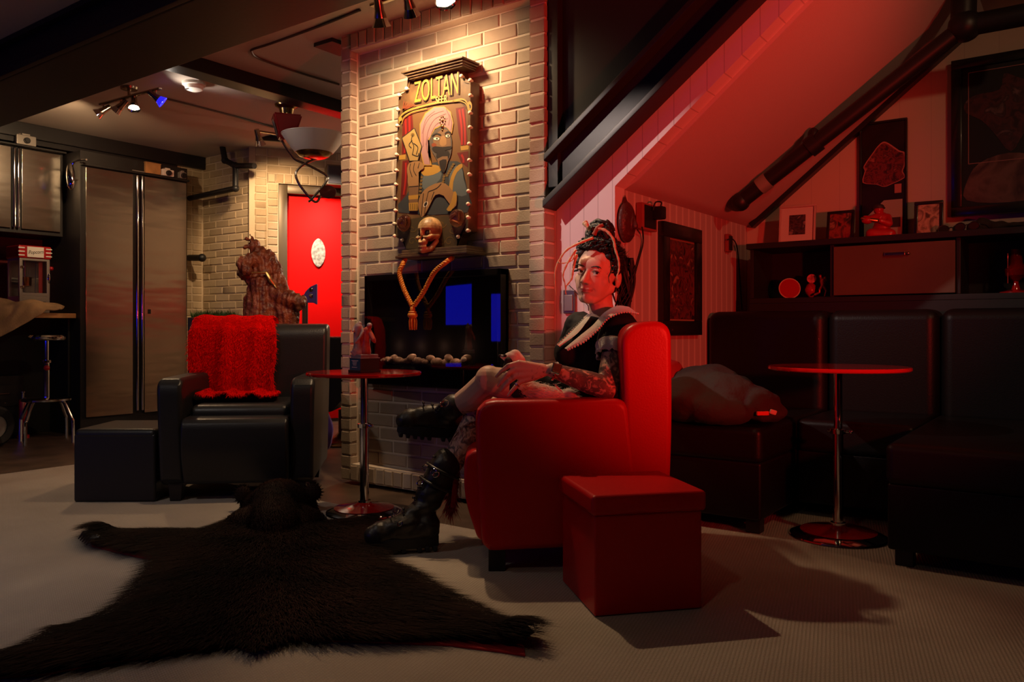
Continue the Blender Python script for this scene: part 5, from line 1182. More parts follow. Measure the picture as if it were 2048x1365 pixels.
# turban and face
poly([(247, 540), (300, 530), (302, 640), (322, 718), (270, 718), (252, 640)], 'gold')
poly([(247, 560), (246, 460), (280, 392), (335, 352), (398, 350), (440, 385), (456, 455), (446, 520), (424, 495), (385, 470), (340, 492), (304, 560)], 'gold')
poly([(251, 540), (298, 530), (297, 640), (312, 712), (275, 712), (257, 640)], 'pink')
poly([(251, 560), (251, 463), (284, 397), (337, 357), (396, 355), (436, 388), (451, 455), (442, 512), (424, 488), (385, 464), (338, 486), (300, 556)], 'pink')
for P in ([(268, 600), (272, 490), (318, 410), (395, 378)], [(285, 590), (300, 500), (340, 430), (410, 396)], [(262, 520), (285, 430), (340, 380)], [(318, 520), (350, 462), (420, 425)], [(300, 650), (288, 600), (300, 540)], [(430, 400), (445, 450), (440, 500)], [(410, 365), (430, 420), (425, 470)]): stroke(P, 4, 'pinkd')
poly([(306, 562), (338, 498), (392, 476), (428, 498), (446, 560), (442, 640), (424, 690), (398, 745), (366, 705), (340, 660), (318, 620)], 'grey', 2)
poly([(330, 560), (350, 520), (392, 492), (426, 505), (438, 560), (436, 610), (390, 620), (342, 605)], 'skin', 2); poly([(378, 540), (405, 535), (412, 585), (385, 597), (370, 580)], 'skinl', 2); ell(335, 590, 16, 12, 'rust')
for x, y, rx in ((350, 551, 22), (420, 534, 17)): ell(x, y, rx, 12, 'dark'); ell(x, y, rx - 3, 9, 'white'); ell(x + 3, y, 6, 6, 'dark')
stroke([(322, 535), (350, 520), (378, 528)], 9, 'dark'); stroke([(402, 520), (420, 508), (440, 515)], 8, 'dark')
poly([(322, 612), (340, 598), (388, 603), (442, 597), (440, 614), (412, 622), (360, 640), (335, 632)], 'dark', 2)
poly([(352, 640), (424, 626), (424, 668), (362, 684)], 'dark', 2); poly([(356, 676), (420, 660), (414, 720), (396, 762), (372, 730)], 'skin', 2); poly([(368, 690), (412, 680), (410, 725), (396, 765), (376, 735)], 'dark', 2)
# card, hands, bracelets
poly([(133, 545), (210, 484), (218, 488), (262, 600), (238, 690), (182, 692)], 'dark'); poly([(138, 547), (212, 489), (257, 600), (233, 686), (185, 688)], 'card')
for P in ([(205, 525), (195, 560), (210, 600), (200, 650)], [(200, 560), (180, 590), (195, 610)], [(208, 580), (235, 605), (225, 650)], [(200, 650), (235, 660), (240, 640)]): stroke(P, 6, 'dark')
ell(203, 528, 12, 13, 'goldd')
poly([(168, 735), (185, 700), (240, 690), (272, 712), (268, 738), (240, 760), (240, 845), (178, 850), (172, 790)], 'skinl', 2)
for P in ([(190, 705), (185, 740), (200, 790)], [(215, 700), (208, 745), (225, 780)], [(245, 700), (235, 735)], [(180, 850), (238, 845)]): stroke(P, 5, 'dark')
poly([(178, 850), (240, 845), (232, 1000), (180, 1000)], 'skin', 0); poly([(176, 905), (238, 898), (236, 925), (177, 930)], 'gold'); poly([(178, 950), (236, 946), (234, 996), (180, 998)], 'gold')
for k in range(4): stroke([(190 + k * 13, 955), (190 + k * 13, 992)], 4, 'dark')
poly([(236, 960), (252, 900), (300, 850), (378, 822), (430, 850), (478, 925), (455, 985), (395, 905), (345, 900), (318, 945), (285, 1010), (258, 1040), (246, 1010)], 'skinl', 2)
for P in ([(270, 890), (262, 960), (256, 1030)], [(300, 880), (285, 950), (276, 1020)], [(335, 880), (318, 930)], [(380, 830), (350, 860), (300, 880)]): stroke(P, 5, 'dark')
poly([(412, 990), (440, 950), (458, 880), (476, 892), (472, 945), (440, 1000)], 'gold', 2); ell(283, 958, 12, 20, 'white', .5); ell(283, 958, 8, 14, 'dark', .5)
# lower panel and arch
poly([(104, 1065), (330, 1025), (545, 1055), (545, 1120), (503, 1136), (482, 1165), (474, 1236), (162, 1236), (153, 1198), (130, 1172), (94, 1152)], 'olive')
for cx_, cy_, r_, s_ in ((200, 1110, 26, 1), (200, 1190, 28, -1), (385, 1080, 28, 1), (430, 1190, 34, -1), (380, 1185, 26, 1), (450, 1120, 26, 1), (150, 1130, 24, -1), (300, 1040, 24, 1)):
    stroke([(cx_ + r_ * (1 - .11 * i) * math.cos(s_ * i * .85), cy_ + r_ * (1 - .11 * i) * math.sin(s_ * i * .85)) for i in range(9)], 5, 'goldd', 4)
stroke([(118, 455), (128, 412), (170, 378), (250, 352), (340, 330), (440, 318), (510, 305), (545, 335), (556, 380)], 9, 'gold'); stroke([(135, 460), (150, 418), (200, 385), (290, 362)], 6, 'gold')
stroke([(450, 320), (505, 318), (540, 345), (553, 395)], 6, 'gold'); ell(126, 428, 11, 14, 'gold'); ell(556, 350, 15, 32, 'gold'); ell(556, 352, 9, 14, 'dark')
stroke([(122, 270), (172, 235), (185, 180)], 4, 'goldd'); stroke([(500, 165), (520, 195), (558, 208), (556, 300)], 4, 'goldd')
for k in range(6): stroke([(140, 375), (150 + k * 14, 315 + k * 5)], 6, 'rust', 2)
srel(A.obj('painting', [m_art[k] for k in keys], sharp=0))
# gilt lettering: yellow fading to painted red at the letter feet
m_let = mat('sign_lettering', (.6, .4, .05), .45); _tc = node(m_let, 'ShaderNodeTexCoord'); _sx = node(m_let, 'ShaderNodeSeparateXYZ'); _rp = node(m_let, 'ShaderNodeValToRGB'); link(m_let, _tc.outputs['Generated'], _sx.inputs[0]); link(m_let, _sx.outputs[2], _rp.inputs['Fac']); link(m_let, _rp.outputs['Color'], bsdf(m_let).inputs['Base Color'])
_rp.color_ramp.elements[0].position = .30; _rp.color_ramp.elements[0].color = (.22, .016, .006, 1); _rp.color_ramp.elements[1].position = .55; _rp.color_ramp.elements[1].color = (.42, .25, .035, 1)
def word(txt, a, b, hgt, wsc, m, off):          # along the line from a to b in the sign's own drawing
    pa, pb_ = zp(*a, off), zp(*b, off); xa = pb_ - pa; c = (pa + pb_) / 2 - sgc
    return text_mesh(txt, hgt, 'lettering', m, sg, c, xa, Vector((0, 0, 1)) if False else Vector((-xa.z, 0, xa.x)), .0012, 0, 'CENTER', wsc)
word('ZOLTAN', (215, 276), (495, 213), .165, .475, mat('letter_shadow', (.03, .012, .006), .6), .0040)
word('ZOLTAN', (212, 271), (492, 209), .160, .475, m_let, .0062)
word('SEER', (330, 318), (432, 300), .052, .75, art('letter', (.58, .40, .10)), .0062)
# mouldings
def mold(name, a, b, yf, zs_):
    pa, pb_ = on_y(*a, yf), on_y(*b, yf); zc = (pa.z + pb_.z) / 2; q = MB()
    for y0, z0, z1, ext in zs_: q.box2((pa.x - ext, yf + y0, zc + z0), (pb_.x + ext, CM - .003, zc + z1), .003)
    return srel(q.obj(name, m_wm)), zc
m_wm = mat('dark_bronzed_wood', (.085, .055, .030), .4, var=(20, .3))
mold('cornice', (803, 141), (923, 114), 3.02, ((0, -.010, .0, .006), (.012, -.020, -.010, -.004), (.024, -.030, -.020, -.014), (.034, -.038, -.028, -.020)))
_, zbase = mold('base_moulding', (791, 514), (932, 508), 3.00, ((0, -.004, .010, .004), (.012, .010, .022, -.006), (.026, .022, .040, -.018)))
bul = [(190, 160), (245, 150), (302, 135), (355, 122), (412, 110), (478, 95), (505, 162), (560, 188), (560, 282), (558, 390), (558, 480), (553, 583), (553, 685), (553, 773), (548, 877), (546, 957), (545, 1040), (545, 1122), (485, 1160), (165, 240), (118, 280), (110, 370), (106, 470), (106, 555), (102, 650), (101, 748), (97, 835), (93, 925), (94, 997), (88, 1080), (90, 1155), (137, 1180)]
m_bul = mat('opal_bulb', (.66, .56, .42), .3, coat=.3); b0 = None
for x, y in bul:
    p = zp(x, y, .014 if y > 165 or x > 490 else .02) - sgc
    if b0 is None: q = MB(); q.ball((0, 0, 0), .0102, 0, 16, 12); q.lathe([(.006, 0), (.006, .014)], (0, .004, 0), 10, xf=Matrix.Rotation(R(-90), 4, 'X')); b0 = q.obj('bulb', m_bul, sg, sharp=0); o = b0
    else: o = b0.copy(); COL.objects.link(o)
    o.location = p
# jewel on the turban
q = MB(); rnd = random.Random(2)
for k in range(9): a = 2 * math.pi * k / 9; q.ball(zp(388 + 17 * math.cos(a), 440 + 26 * math.sin(a), .006), .0042, 0, 8, 6)
q.ball(zp(388, 440, .006), .007, 0, 10, 8); q.ball(zp(387, 478, .007), (.0085, .006, .011), 0, 12, 8); q.ball(zp(387, 497, .006), .005, 0, 8, 6); srel(q.obj('jewel', m_brass))
# glass globes
for x, y, r in ((152, 1075, .046), (480, 1045, .046)):
    c = zp(x, y, .012); q = MB(); q.ball(c, (r, r * .75, r), 0, 28, 20); gl = srel(q.obj('glass_globe', m_glass, sharp=0))
    q = MB(); q.lathe([(0, 0), (r * .86, 0), (r * .86, .004), (0, .006)], c + Vector((0, .005, 0)), 28, xf=Matrix.Rotation(R(90), 4, 'X'))
    for k in range(5): a = k * 1.9; q.cap(c + Vector((.018 * math.cos(a), -.008, .018 * math.sin(a))), c + Vector((.030 * math.cos(a + 1.5), -.012, .03 * math.sin(a + 1.5))), .006, .004)
    o = q.obj('globe_charm', m_copper); o.data.transform(Matrix.Translation(-sgc)); o.parent = gl
# skull standing on the base moulding
kc = on_y(857, 470, BY - .05); m_skl = mat('aged_bone', (.34, .22, .09), .45, bump=(60, .4, .004), var=(18, .5))
kr = Matrix.Rotation(R(-3), 3, 'Z')
KS = 1.32
def kp(s, f, u): return kc + kr @ Vector((s, -f, u)) * KS
q = MB()
def kb(c, r): q.ball(kp(*c), [x * KS for x in r], rot=kr, u=20, v=14)
kb((0, -.012, .022), (.044, .055, .048)); kb((0, .022, .004), (.034, .024, .03))
for s in (-1, 1): q.cap(kp(s * .034, .018, -.008), kp(s * .038, -.015, -.004), .009, .008); kb((s * .026, .028, -.012), (.011, .012, .009))
kb((0, .030, -.030), (.022, .016, .016)); q.chain([kp(-.032, -.012, -.025), kp(-.026, .016, -.058), kp(0, .030, -.062), kp(.026, .016, -.058), kp(.032, -.012, -.025)], [.012, .0145, .016, .0145, .012])
for k in range(7): q.ball(kp(-.018 + .006 * k, .040 - .0008 * (k - 3) ** 2, -.048), (.0045, .005, .010)); q.ball(kp(-.016 + .0054 * k, .038 - .0008 * (k - 3) ** 2, -.058), (.004, .005, .0065))
sk = remesh(q, 'skull', m_skl, .0022, smooth=2)
for v in sk.data.vertices:
    l = kr.transposed() @ (v.co - kc) / KS; s, f, u_ = l.x, -l.y, l.z
    for sx in (-1, 1):
        g = math.exp(-((s - sx * .0175) / .0125) ** 4 - ((u_ - .004) / .0125) ** 4) * (1 if f > .0 else 0); v.co += kr @ Vector((0, .024 * g, 0))
    g = math.exp(-(s / .0075) ** 4 - ((u_ + .018) / .010) ** 4) * (1 if f > 0 else 0); v.co += kr @ Vector((0, .016 * g, 0))
srel(sk)
q = MB()
for sx in (-1, 1): q.ball(kp(sx * .0175, .026, .004), (.0138, .008, .0138), 0, 14, 10, kr)
q.ball(kp(0, .030, -.018), (.008, .008, .0105), 0, 10, 8, kr); o = q.obj('socket_shade', m_ink); o.data.transform(Matrix.Translation(-sgc)); o.parent = sk  # dark balls paint in the shade of the skull's hollows

# gold rope with tassel hanging from the sign
m_rope = mat('gold_rope', (.46, .17, .010), .55, bump=(200, .6, .003))
def twisted(mb_, path, r, strands=3, pitch=.035, n=7):
    P = smooth_path(path, 14); L = 0; cum = [0]
    for i in range(1, len(P)): L += (P[i] - P[i - 1]).length; cum.append(L)
    up = None; fr = []
    for i, p in enumerate(P):
        t = (P[min(i + 1, len(P) - 1)] - P[max(i - 1, 0)]).normalized(); up = t.orthogonal().normalized() if up is None else (up - t * up.dot(t)).normalized(); fr.append((up, t.cross(up)))
    for s in range(strands):
        mb_.tube([P[i] + (fr[i][0] * math.cos(2 * math.pi * (cum[i] / pitch + s / strands)) + fr[i][1] * math.sin(2 * math.pi * (cum[i] / pitch + s / strands))) * r * .52 for i in range(len(P))], r * .56, n)
RYY = 2.985
rp0 = on_y(828, 612, RYY); tr = thing('tassel_rope', 'twisted gold rope with a tassel hanging below the sign', 'rope', rp0)
def rrel(o): o.data.transform(Matrix.Translation(-rp0)); o.parent = tr; return o
q = MB(); twisted(q, [on_y(810, 519, 3.05), on_y(806, 528, 3.0), on_y(799, 545, RYY), on_y(803, 565, RYY), on_y(812, 588, RYY), on_y(824, 612, RYY)], .0125)
twisted(q, [on_y(905, 516, 3.05), on_y(893, 524, 3.0), on_y(872, 541, RYY), on_y(862, 556, RYY), on_y(846, 586, RYY), on_y(828, 612, RYY)], .0125); rrel(q.obj('rope', m_rope))
q = MB(); q.ball(on_y(825, 620, RYY), (.014, .014, .022)); q.ball(on_y(825, 631, RYY), (.026, .026, .018)); q.lathe([(.018, -.0), (.022, .004), (.018, .008)], on_y(825, 626, RYY), 18); rrel(q.obj('tassel_knot', m_rope))
q = MB(); c = on_y(825, 634, RYY); rnd = random.Random(8)
for k in range(46): a = rnd.uniform(0, 6.28); r_ = rnd.uniform(.3, 1) * .022; d_ = Vector((math.cos(a), math.sin(a), 0)); q.tube(smooth_path([c + d_ * r_ * .6, c + d_ * r_ * 1.15 + Vector((0, 0, -.02)), c + d_ * r_ * 1.05 + Vector((0, 0, -.058 - rnd.random() * .01))], 3), .0028, 5)
rrel(q.obj('tassel_fringe', m_rope, sharp=0))

# ------------------------------------------------------------------ statuette on the bistro table
tl = at(724, 741, 3.60); tl = W((724 - 1024) / FPX * 3.60, 3.66, LTZ)
stt2 = thing('statuette', 'two-figure statuette on a dark plinth with blue plaque on the bistro table', 'statuette', tl, YAW + R(42))
q = MB(); q.box((0, 0, .006), (.108, .108, .012), .002); q.box((0, 0, .037), (.098, .098, .058), .002); q.obj('plinth', m_cab, stt2)
q = MB(); q.box((0, 0, .074), (.092, .092, .018), .003); q.box((0, 0, .0665), (.102, .102, .003), .001); q.obj('upper_step', mat('lilac_stone', (.20, .15, .17), .5), stt2)
q = MB(); q.box((-.0495, 0, .037), (.002, .090, .052), .0006); pq = q.obj('plaque', mat('blue_plaque', (.012, .075, .13), .35), stt2)
q = MB(); rnd = random.Random(4)
for k, (w_, z) in enumerate(((.058, .055), (.036, .0485), (.030, .042), (.026, .0355), (.040, .025))):
    y = -w_ / 2
    while y < w_ / 2: l = rnd.uniform(.002, .006); q.box((-.0508, y + l / 2, z), (.0006, l, .0022), 0); y += l + .0016
pq2 = q.obj('engraving', m_white, pq)
m_por = mat('painted_ceramic', (.34, .24, .23), .4, var=(22, .4), col2=(.42, .33, .33)); m_porr = mat('red_ceramic', (.34, .05, .03), .4, var=(30, .4))
def s2(x, y, dd=0): p = at(x, y, 3.655 + dd); return Matrix.Rotation(-(YAW + R(42)), 3, 'Z') @ (p - tl)
q = MB(); q.chain([s2(716, 705), s2(716, 690), s2(714, 672), s2(717, 655)], [.028, .020, .017, .019]); q.ball(s2(717, 650), (.016, .012, .010)); q.ball(s2(719, 648), .011); q.chain([s2(712, 652), s2(707, 658, -.01), s2(706, 663, -.02)], [.008, .006, .005]); q.chain([s2(722, 655), s2(726, 664, -.01), s2(720, 675, -.025), s2(711, 685, -.02)], [.009, .008, .006, .005])
q.chain([s2(708, 700, -.02), s2(714, 704, -.02), s2(704, 705, -.01)], [.008, .01, .008]); remesh(q, 'robed_figure', m_por, .0026, stt2, 1)
q = MB(); q.chain([s2(732, 704), s2(732, 690), s2(733, 675), s2(734, 662)], [.024, .018, .018, .018]); q.ball(s2(739, 653), .0125); q.chain([s2(738, 662), s2(743, 672, -.01), s2(747, 680, -.02), s2(749, 684, -.02)], [.011, .012, .011, .007]); q.chain([s2(724, 662), s2(724, 685), s2(722, 700)], [.013, .014, .014]); remesh(q, 'standing_figure', m_porr, .0026, stt2, 1)
q = MB(); q.ball(s2(739, 651), (.0125, .0125, .012)); q.obj('bald_head', m_por, stt2)

# ------------------------------------------------------------------ bear-skin rug
RUG = [(460, 1046), (452, 1052), (405, 1068), (328, 1070), (241, 1073), (219, 1062), (180, 1062), (164, 1074), (172, 1092), (257, 1112), (318, 1124), (304, 1146), (284, 1178), (235, 1221), (186, 1248), (148, 1259), (110, 1262), (84, 1284), (60, 1302), (0, 1322), (-60, 1336), (-60, 1376), (55, 1368), (164, 1349), (273, 1333), (383, 1317), (465, 1305), (492, 1318), (541, 1315), (556, 1294), (656, 1296), (766, 1298), (897, 1289), (1000, 1302), (1050, 1310), (1078, 1298), (1080, 1280), (1064, 1266), (1012, 1254), (973, 1238), (908, 1206), (870, 1186), (824, 1162), (766, 1137), (736, 1100), (726, 1085), (740, 1060), (760, 1042), (748, 1034), (700, 1046), (650, 1052)]
rp_ = [flr(x, y).to_2d() for x, y in RUG]
rug = thing('bear_skin_rug', 'dark brown bear-skin rug spread over the beige carpet', 'rug', flr(560, 1190))
RL = rug.location.copy()
def rgrel(o): o.data.transform(Matrix.Translation(-RL)); o.parent = rug; return o
def inside(p):
    c = False; n = len(rp_); j = n - 1
    for i in range(n):
        a, b = rp_[i], rp_[j]
        if (a.y > p.y) != (b.y > p.y) and p.x < (b.x - a.x) * (p.y - a.y) / (b.y - a.y) + a.x: c = not c
        j = i
    return c
def bdist(p):
    m_ = 9
    for i in range(len(rp_)):
        a, b = rp_[i - 1], rp_[i]; ab = b - a; t = max(0, min(1, (p - a).dot(ab) / max(ab.length_squared, 1e-9))); m_ = min(m_, (p - a - ab * t).length)
    return m_
PAWS = [flr(1046, 1284).to_2d(), flr(196, 1078).to_2d()]
g = .022; x0 = min(p.x for p in rp_); x1 = max(p.x for p in rp_); y0 = min(p.y for p in rp_); y1 = max(p.y for p in rp_); nx, ny = int((x1 - x0) / g) + 2, int((y1 - y0) / g) + 2; vid = {}; vs = []; fs = []; hts = {}
for j in range(ny):
    for i in range(nx):
        p = Vector((x0 + i * g, y0 + j * g))
        if inside(p): d_ = bdist(p); z = .012 + .030 * (1 - math.exp(-d_ / .06)) + sum(.030 * math.exp(-((p - c_).length / .075) ** 2) for c_ in PAWS) + .012 * noise.noise(Vector((p.x * 3, p.y * 3, 1))); vid[(i, j)] = len(vs); vs.append(Vector((p.x, p.y, max(.008, z))))
for (i, j), a in vid.items():
    k = [(i + 1, j), (i + 1, j + 1), (i, j + 1)]
    if all(t in vid for t in k): fs.append((a, vid[k[0]], vid[k[1]], vid[k[2]]))
m_bear = mat('bear_fur', (.013, .0060, .0042), .7, var=(5, .6), col2=(.030, .0125, .0075), spec=.12)
spine0, spine1 = flr(560, 1060), flr(520, 1300); hdv = (spine1 - spine0).normalized()
def rdir(p):
    a = p - spine0; t = a.dot(hdv); off = a - hdv * t; off.z = 0
    o_ = off.normalized() if off.length > .01 else Vector(); return (hdv * .75 + o_ * min(1, off.length / .35) * .8) * .95
rnd = random.Random(77); pts = []
for f in fs:
    a, b, c, d = (vs[i] for i in f); P = (a + c) / 2; near = max(.8, 2.2 - (P - Vector((0, 0, 0))).length * .25)
    ed = 1.35 if bdist(P.to_2d()) < .05 else 1.0
    for _ in range(int(22 * ed)): pts.append((a.lerp(b, rnd.random()).lerp(d.lerp(c, rnd.random()), rnd.random()), Vector((0, 0, 1)), (1.0 + .8 * max(0, noise.noise(P * 2.2))) * (1.0 if ed == 1 else 1.15)))
q = MB(); q.add([v - RL for v in vs], fs); blades(q, [(p - RL, n_, l) for p, n_, l in pts], .060, .0030, lambda p: rdir(p + RL), .13, bend=.95, seed=78, rise=.42)
o = q.obj('pelt', m_bear, sharp=0); o.parent = rug
# head with ears, raised at the far end
def rh(px, py, d): return at(px, py, d)
q = MB(); HD = 3.74; q.ball(at(558, 1022, HD), (.180, .15, .125), rot=Matrix.Rotation(YAW, 3, 'Z')); q.ball(at(558, 1000, HD + .10), (.13, .12, .10), rot=Matrix.Rotation(YAW, 3, 'Z')); q.chain([at(560, 1005, HD + .12), at(566, 1003, HD + .24)], [.075, .055]); q.chain([flr(548, 1075) + Vector((0, 0, .03)), flr(556, 1046) + Vector((0, 0, .05)), at(558, 1030, HD - .02) + Vector((0, 0, .02))], [.10, .13, .13]); q.ball(flr(552, 1058) + Vector((0, 0, .02)), (.22, .14, .09), rot=Matrix.Rotation(YAW, 3, 'Z'))
hdm = remesh(q, 'head', m_bear, .012, smooth=3); 
for v in hdm.data.vertices: v.co.z = max(v.co.z, .004)
pts = [(v.co + Vector((rnd.uniform(-.004, .004), rnd.uniform(-.004, .004), 0)), v.normal.copy(), 1) for v in hdm.data.vertices for _ in range(3)]; q = MB(); q.add([v.co - RL for v in hdm.data.vertices], [tuple(p.vertices) for p in hdm.data.polygons]); blades(q, [(p - RL, n_, l) for p, n_, l in pts], .032, .0026, lambda p: hdv * .9 + Vector((0, 0, -.2)), .15, bend=.95, seed=79, rise=.45)
bpy.data.objects.remove(hdm); hdo = q.obj('head', m_bear, sharp=0); hdo.parent = rug
for ex, ey in ((486, 990), (626, 985)):
    q = MB(); c = at(ex, ey, HD + .0); q.ball(c, (.040, .022, .042), rot=Matrix.Rotation(YAW, 3, 'Z')); e_ = q.obj('ear', m_bear, sharp=0); vv_ = [(Vector(v), (Vector(v) - c).normalized(), 1) for v in q.v for _ in range(3)]; bpy.data.objects.remove(e_)
    q2 = MB(); q2.add([v - RL for v in q.v], q.f); blades(q2, [(p - RL, n_, 1) for p, n_, _ in vv_], .016, .003, lambda p: Vector((0, 0, .1)), .3, bend=.5, seed=80); o = q2.obj('ear', m_bear, sharp=0); o.parent = rug
q = MB(); q.tube(smooth_path([at(548, 965, HD + .16), at(560, 962, HD + .16), at(576, 967, HD + .16), at(594, 975, HD + .14), at(612, 979, HD + .1)], 4), .0035, 6); rgrel(q.obj('muzzle_edge', m_copper))
q = MB(); rw = []
fo = [flr(x, y + 5).to_2d() if (880 < x < 1060 and y > 1280) else flr(x, y).to_2d() for x, y in RUG]; cen2 = sum(rp_, Vector((0, 0))) / len(rp_); fo = [p if (880 < x < 1060 and y > 1280) else p + (cen2 - p).normalized() * .045 for p, (x, y) in zip(fo, RUG)]; q.prism([tuple(p - RL.to_2d()) for p in fo], .001, .006, 'z'); o = q.obj('felt_backing', mat('red_felt', (.35, .010, .012), .9), rug)
for k in range(5):
    q = MB(); c = flr(172 + k * 4, 1078 + k * 3 - 8, .03); q.chain([c + W(.02, 0, .012), c + W(-.008, -.004, .008), c + W(-.026, -.008, -.014)], [.008, .007, .002], 8); rgrel(q.obj('claw', m_legs))
# ================================================================== ALCOVE: SHELF UNIT, PICTURES, PIPE
def art_mat(name, cols_, scale=9, dist=.6, emit=0):
    m = mat(name, cols_[0], .35); tc = node(m, 'ShaderNodeTexCoord'); n = node(m, 'ShaderNodeTexNoise'); n.inputs['Scale'].default_value = scale; n.inputs['Detail'].default_value = 7; n.inputs['Distortion'].default_value = dist
    r = node(m, 'ShaderNodeValToRGB'); e = r.color_ramp.elements; e[0].position = .36; e[1].position = .68; e[0].color = (*cols_[0], 1); e[1].color = (*cols_[-1], 1)
    for i, c in enumerate(cols_[1:-1]): x = e.new(.36 + .32 * (i + 1) / (len(cols_) - 1)); x.color = (*c, 1)
    link(m, tc.outputs['Object'], n.inputs['Vector']); link(m, n.outputs['Fac'], r.inputs['Fac']); link(m, r.outputs['Color'], bsdf(m).inputs['Base Color']); return m
m_frame = mat('black_frame_gloss', (.010, .008, .008), .3, coat=.2)
m_mat_w = mat('pale_mount', (.60, .50, .46), .8)
# cabinet unit under the pictures
UY = 4.55; ux0 = on_y(1499, 550, UY).x; ux1 = 1.3; UT = 1.345
un = thing('shelf_unit', 'long black shelf cabinet behind the black sofa', 'cabinet', ((ux0 + ux1) / 2, (UY + W2Y) / 2, 0)); UL = un.location
def ub(name, a, b, m=m_cab, par=un, bev=.003):
    q = MB(); q.box2(Vector(a) - UL, Vector(b) - UL, bev); return q.obj(name, m, par)
ub('top', (ux0 - .012, UY - .025, UT - .032), (ux1, W2Y - .004, UT)); ub('back_panel', (ux0 + .005, W2Y - .02, .02), (ux1, W2Y - .004, UT - .032)); ub('bottom_shelf', (ux0, UY, 1.0), (ux1, W2Y - .02, 1.03)); ub('plinth', (ux0, UY, 0), (ux1, W2Y - .02, 1.0))
xa, xb = on_y(1668, 540, UY).x, on_y(1911, 540, UY).x
for x in (ux0 + .012, xa - .012, xb + .012, ux1 - .012): ub('divider', (x - .01, UY + .004, 1.03), (x + .01, W2Y - .02, UT - .032))
dr_ = ub('flap_door', (xa, UY - .012, 1.036), (xb, UY + .006, UT - .045), mat('brown_flap_panel', (.115, .062, .036), .6, var=(4, .1)))
p = on_y(1790, 508, UY - .014); q = MB(); q.box((p.x - UL.x, p.y - .008 - UL.y, p.z), (.10, .014, .022), .004); q.ball((p.x + .065 - UL.x, p.y - .008 - UL.y, p.z - .002), .009); q.obj('latch', m_nickel, dr_)
# things in its left bay
SHZ = 1.031
p = on_y(1579, 572, 4.70); t = thing('red_disc', 'round red disc with a pale rim in the left bay of the shelf unit', 'disc', (p.x, 4.70, SHZ), 0); rr = .058; q = MB(); q.lathe([(0, -.004), (rr, -.004), (rr, .004), (0, .004)], (0, 0, rr), 40, xf=Matrix.Rotation(R(25), 4, 'Z') @ Matrix.Rotation(R(80), 4, 'X')); q.obj('face', m_redgloss, t)
q = MB(); q.tube([Matrix.Rotation(R(25), 3, 'Z') @ Matrix.Rotation(R(80), 3, 'X') @ Vector((rr * math.cos(a), rr * math.sin(a), .003)) + Vector((0, 0, rr)) for a in [2 * math.pi * i / 40 for i in range(41)]], .003, 8); q.obj('rim', mat('pink_rim', (.6, .28, .22), .5), t)
p = on_y(1622, 575, 4.72); t = thing('red_ornament', 'small red pear-shaped ornament with a pink disc above it in the shelf unit', 'ornament', (p.x, 4.72, SHZ)); q = MB(); q.lathe([(0, 0), (.012, .006), (.030, .03), (.034, .05), (.024, .075), (.008, .088), (0, .09)], n=28); q.obj('body', m_redplas, t); q = MB(); q.lathe([(0, -.003), (.026, -.003), (.026, .003), (0, .003)], (.004, 0, .112), 28, xf=Matrix.Rotation(R(85), 4, 'X')); q.tube([(0, 0, .085), (.003, 0, .092)], .003, 6); q.obj('disc', mat('pink_speckle', (.6, .26, .24), .6, var=(60, .4)), t)
p = on_y(1646, 588, 4.66); t = thing('walking_figurine', 'tiny gold-red walking figurine at the right of the shelf unit\'s left bay', 'figurine', (p.x, 4.66, SHZ)); q = MB(); s_ = .001 * 2.65
def fg(x, z, y=0): return Vector(((x - 1400) * s_ / 12.8 * 1.0, y, (860 - z) * s_ / 12.8))
q.ball(fg(1330, 275), .009); q.chain([fg(1345, 310), fg(1400, 400), fg(1400, 540)], [.008, .017, .012]); q.chain([fg(1455, 330), fg(1470, 400)], [.009, .007]); q.chain([fg(1370, 560), fg(1310, 640), fg(1310, 720), fg(1190, 775)], [.009, .006, .005, .007]); q.chain([fg(1420, 560), fg(1490, 680), fg(1460, 760), fg(1440, 850)], [.009, .006, .005, .005]); remesh(q, 'body', mat('red_gilt', (.50, .14, .06), .3, .7), .0025, t, 1); q = MB(); q.box((0, 0, .003), (.07, .04, .006), .002); q.obj('stand', m_blk, t)
# red glass lamp in the right bay
p = on_y(2032, 590, 4.70); t = thing('glass_lantern', 'dark red glass lantern in the right bay of the shelf unit', 'lantern', (p.x, 4.70, SHZ)); m_rg = mat('red_glass', (.5, .01, .01), .05, trans=.7)
q = MB(); q.lathe([(0, 0), (.07, 0), (.072, .008), (.02, .02), (.012, .05), (.012, .06), (0, .06)], n=32); q.obj('stand', m_redgloss, t); q = MB(); q.lathe([(.012, .06), (.045, .09), (.05, .12), (.03, .15), (.022, .22), (.020, .22), (.028, .15), (.047, .12), (.043, .09), (.012, .062)], n=32); q.obj('glass', m_rg, t); q = MB(); q.tube([(-.03, -.03, .05), (-.03, -.03, .20)], .005); q.obj('stem', m_chrome, t)

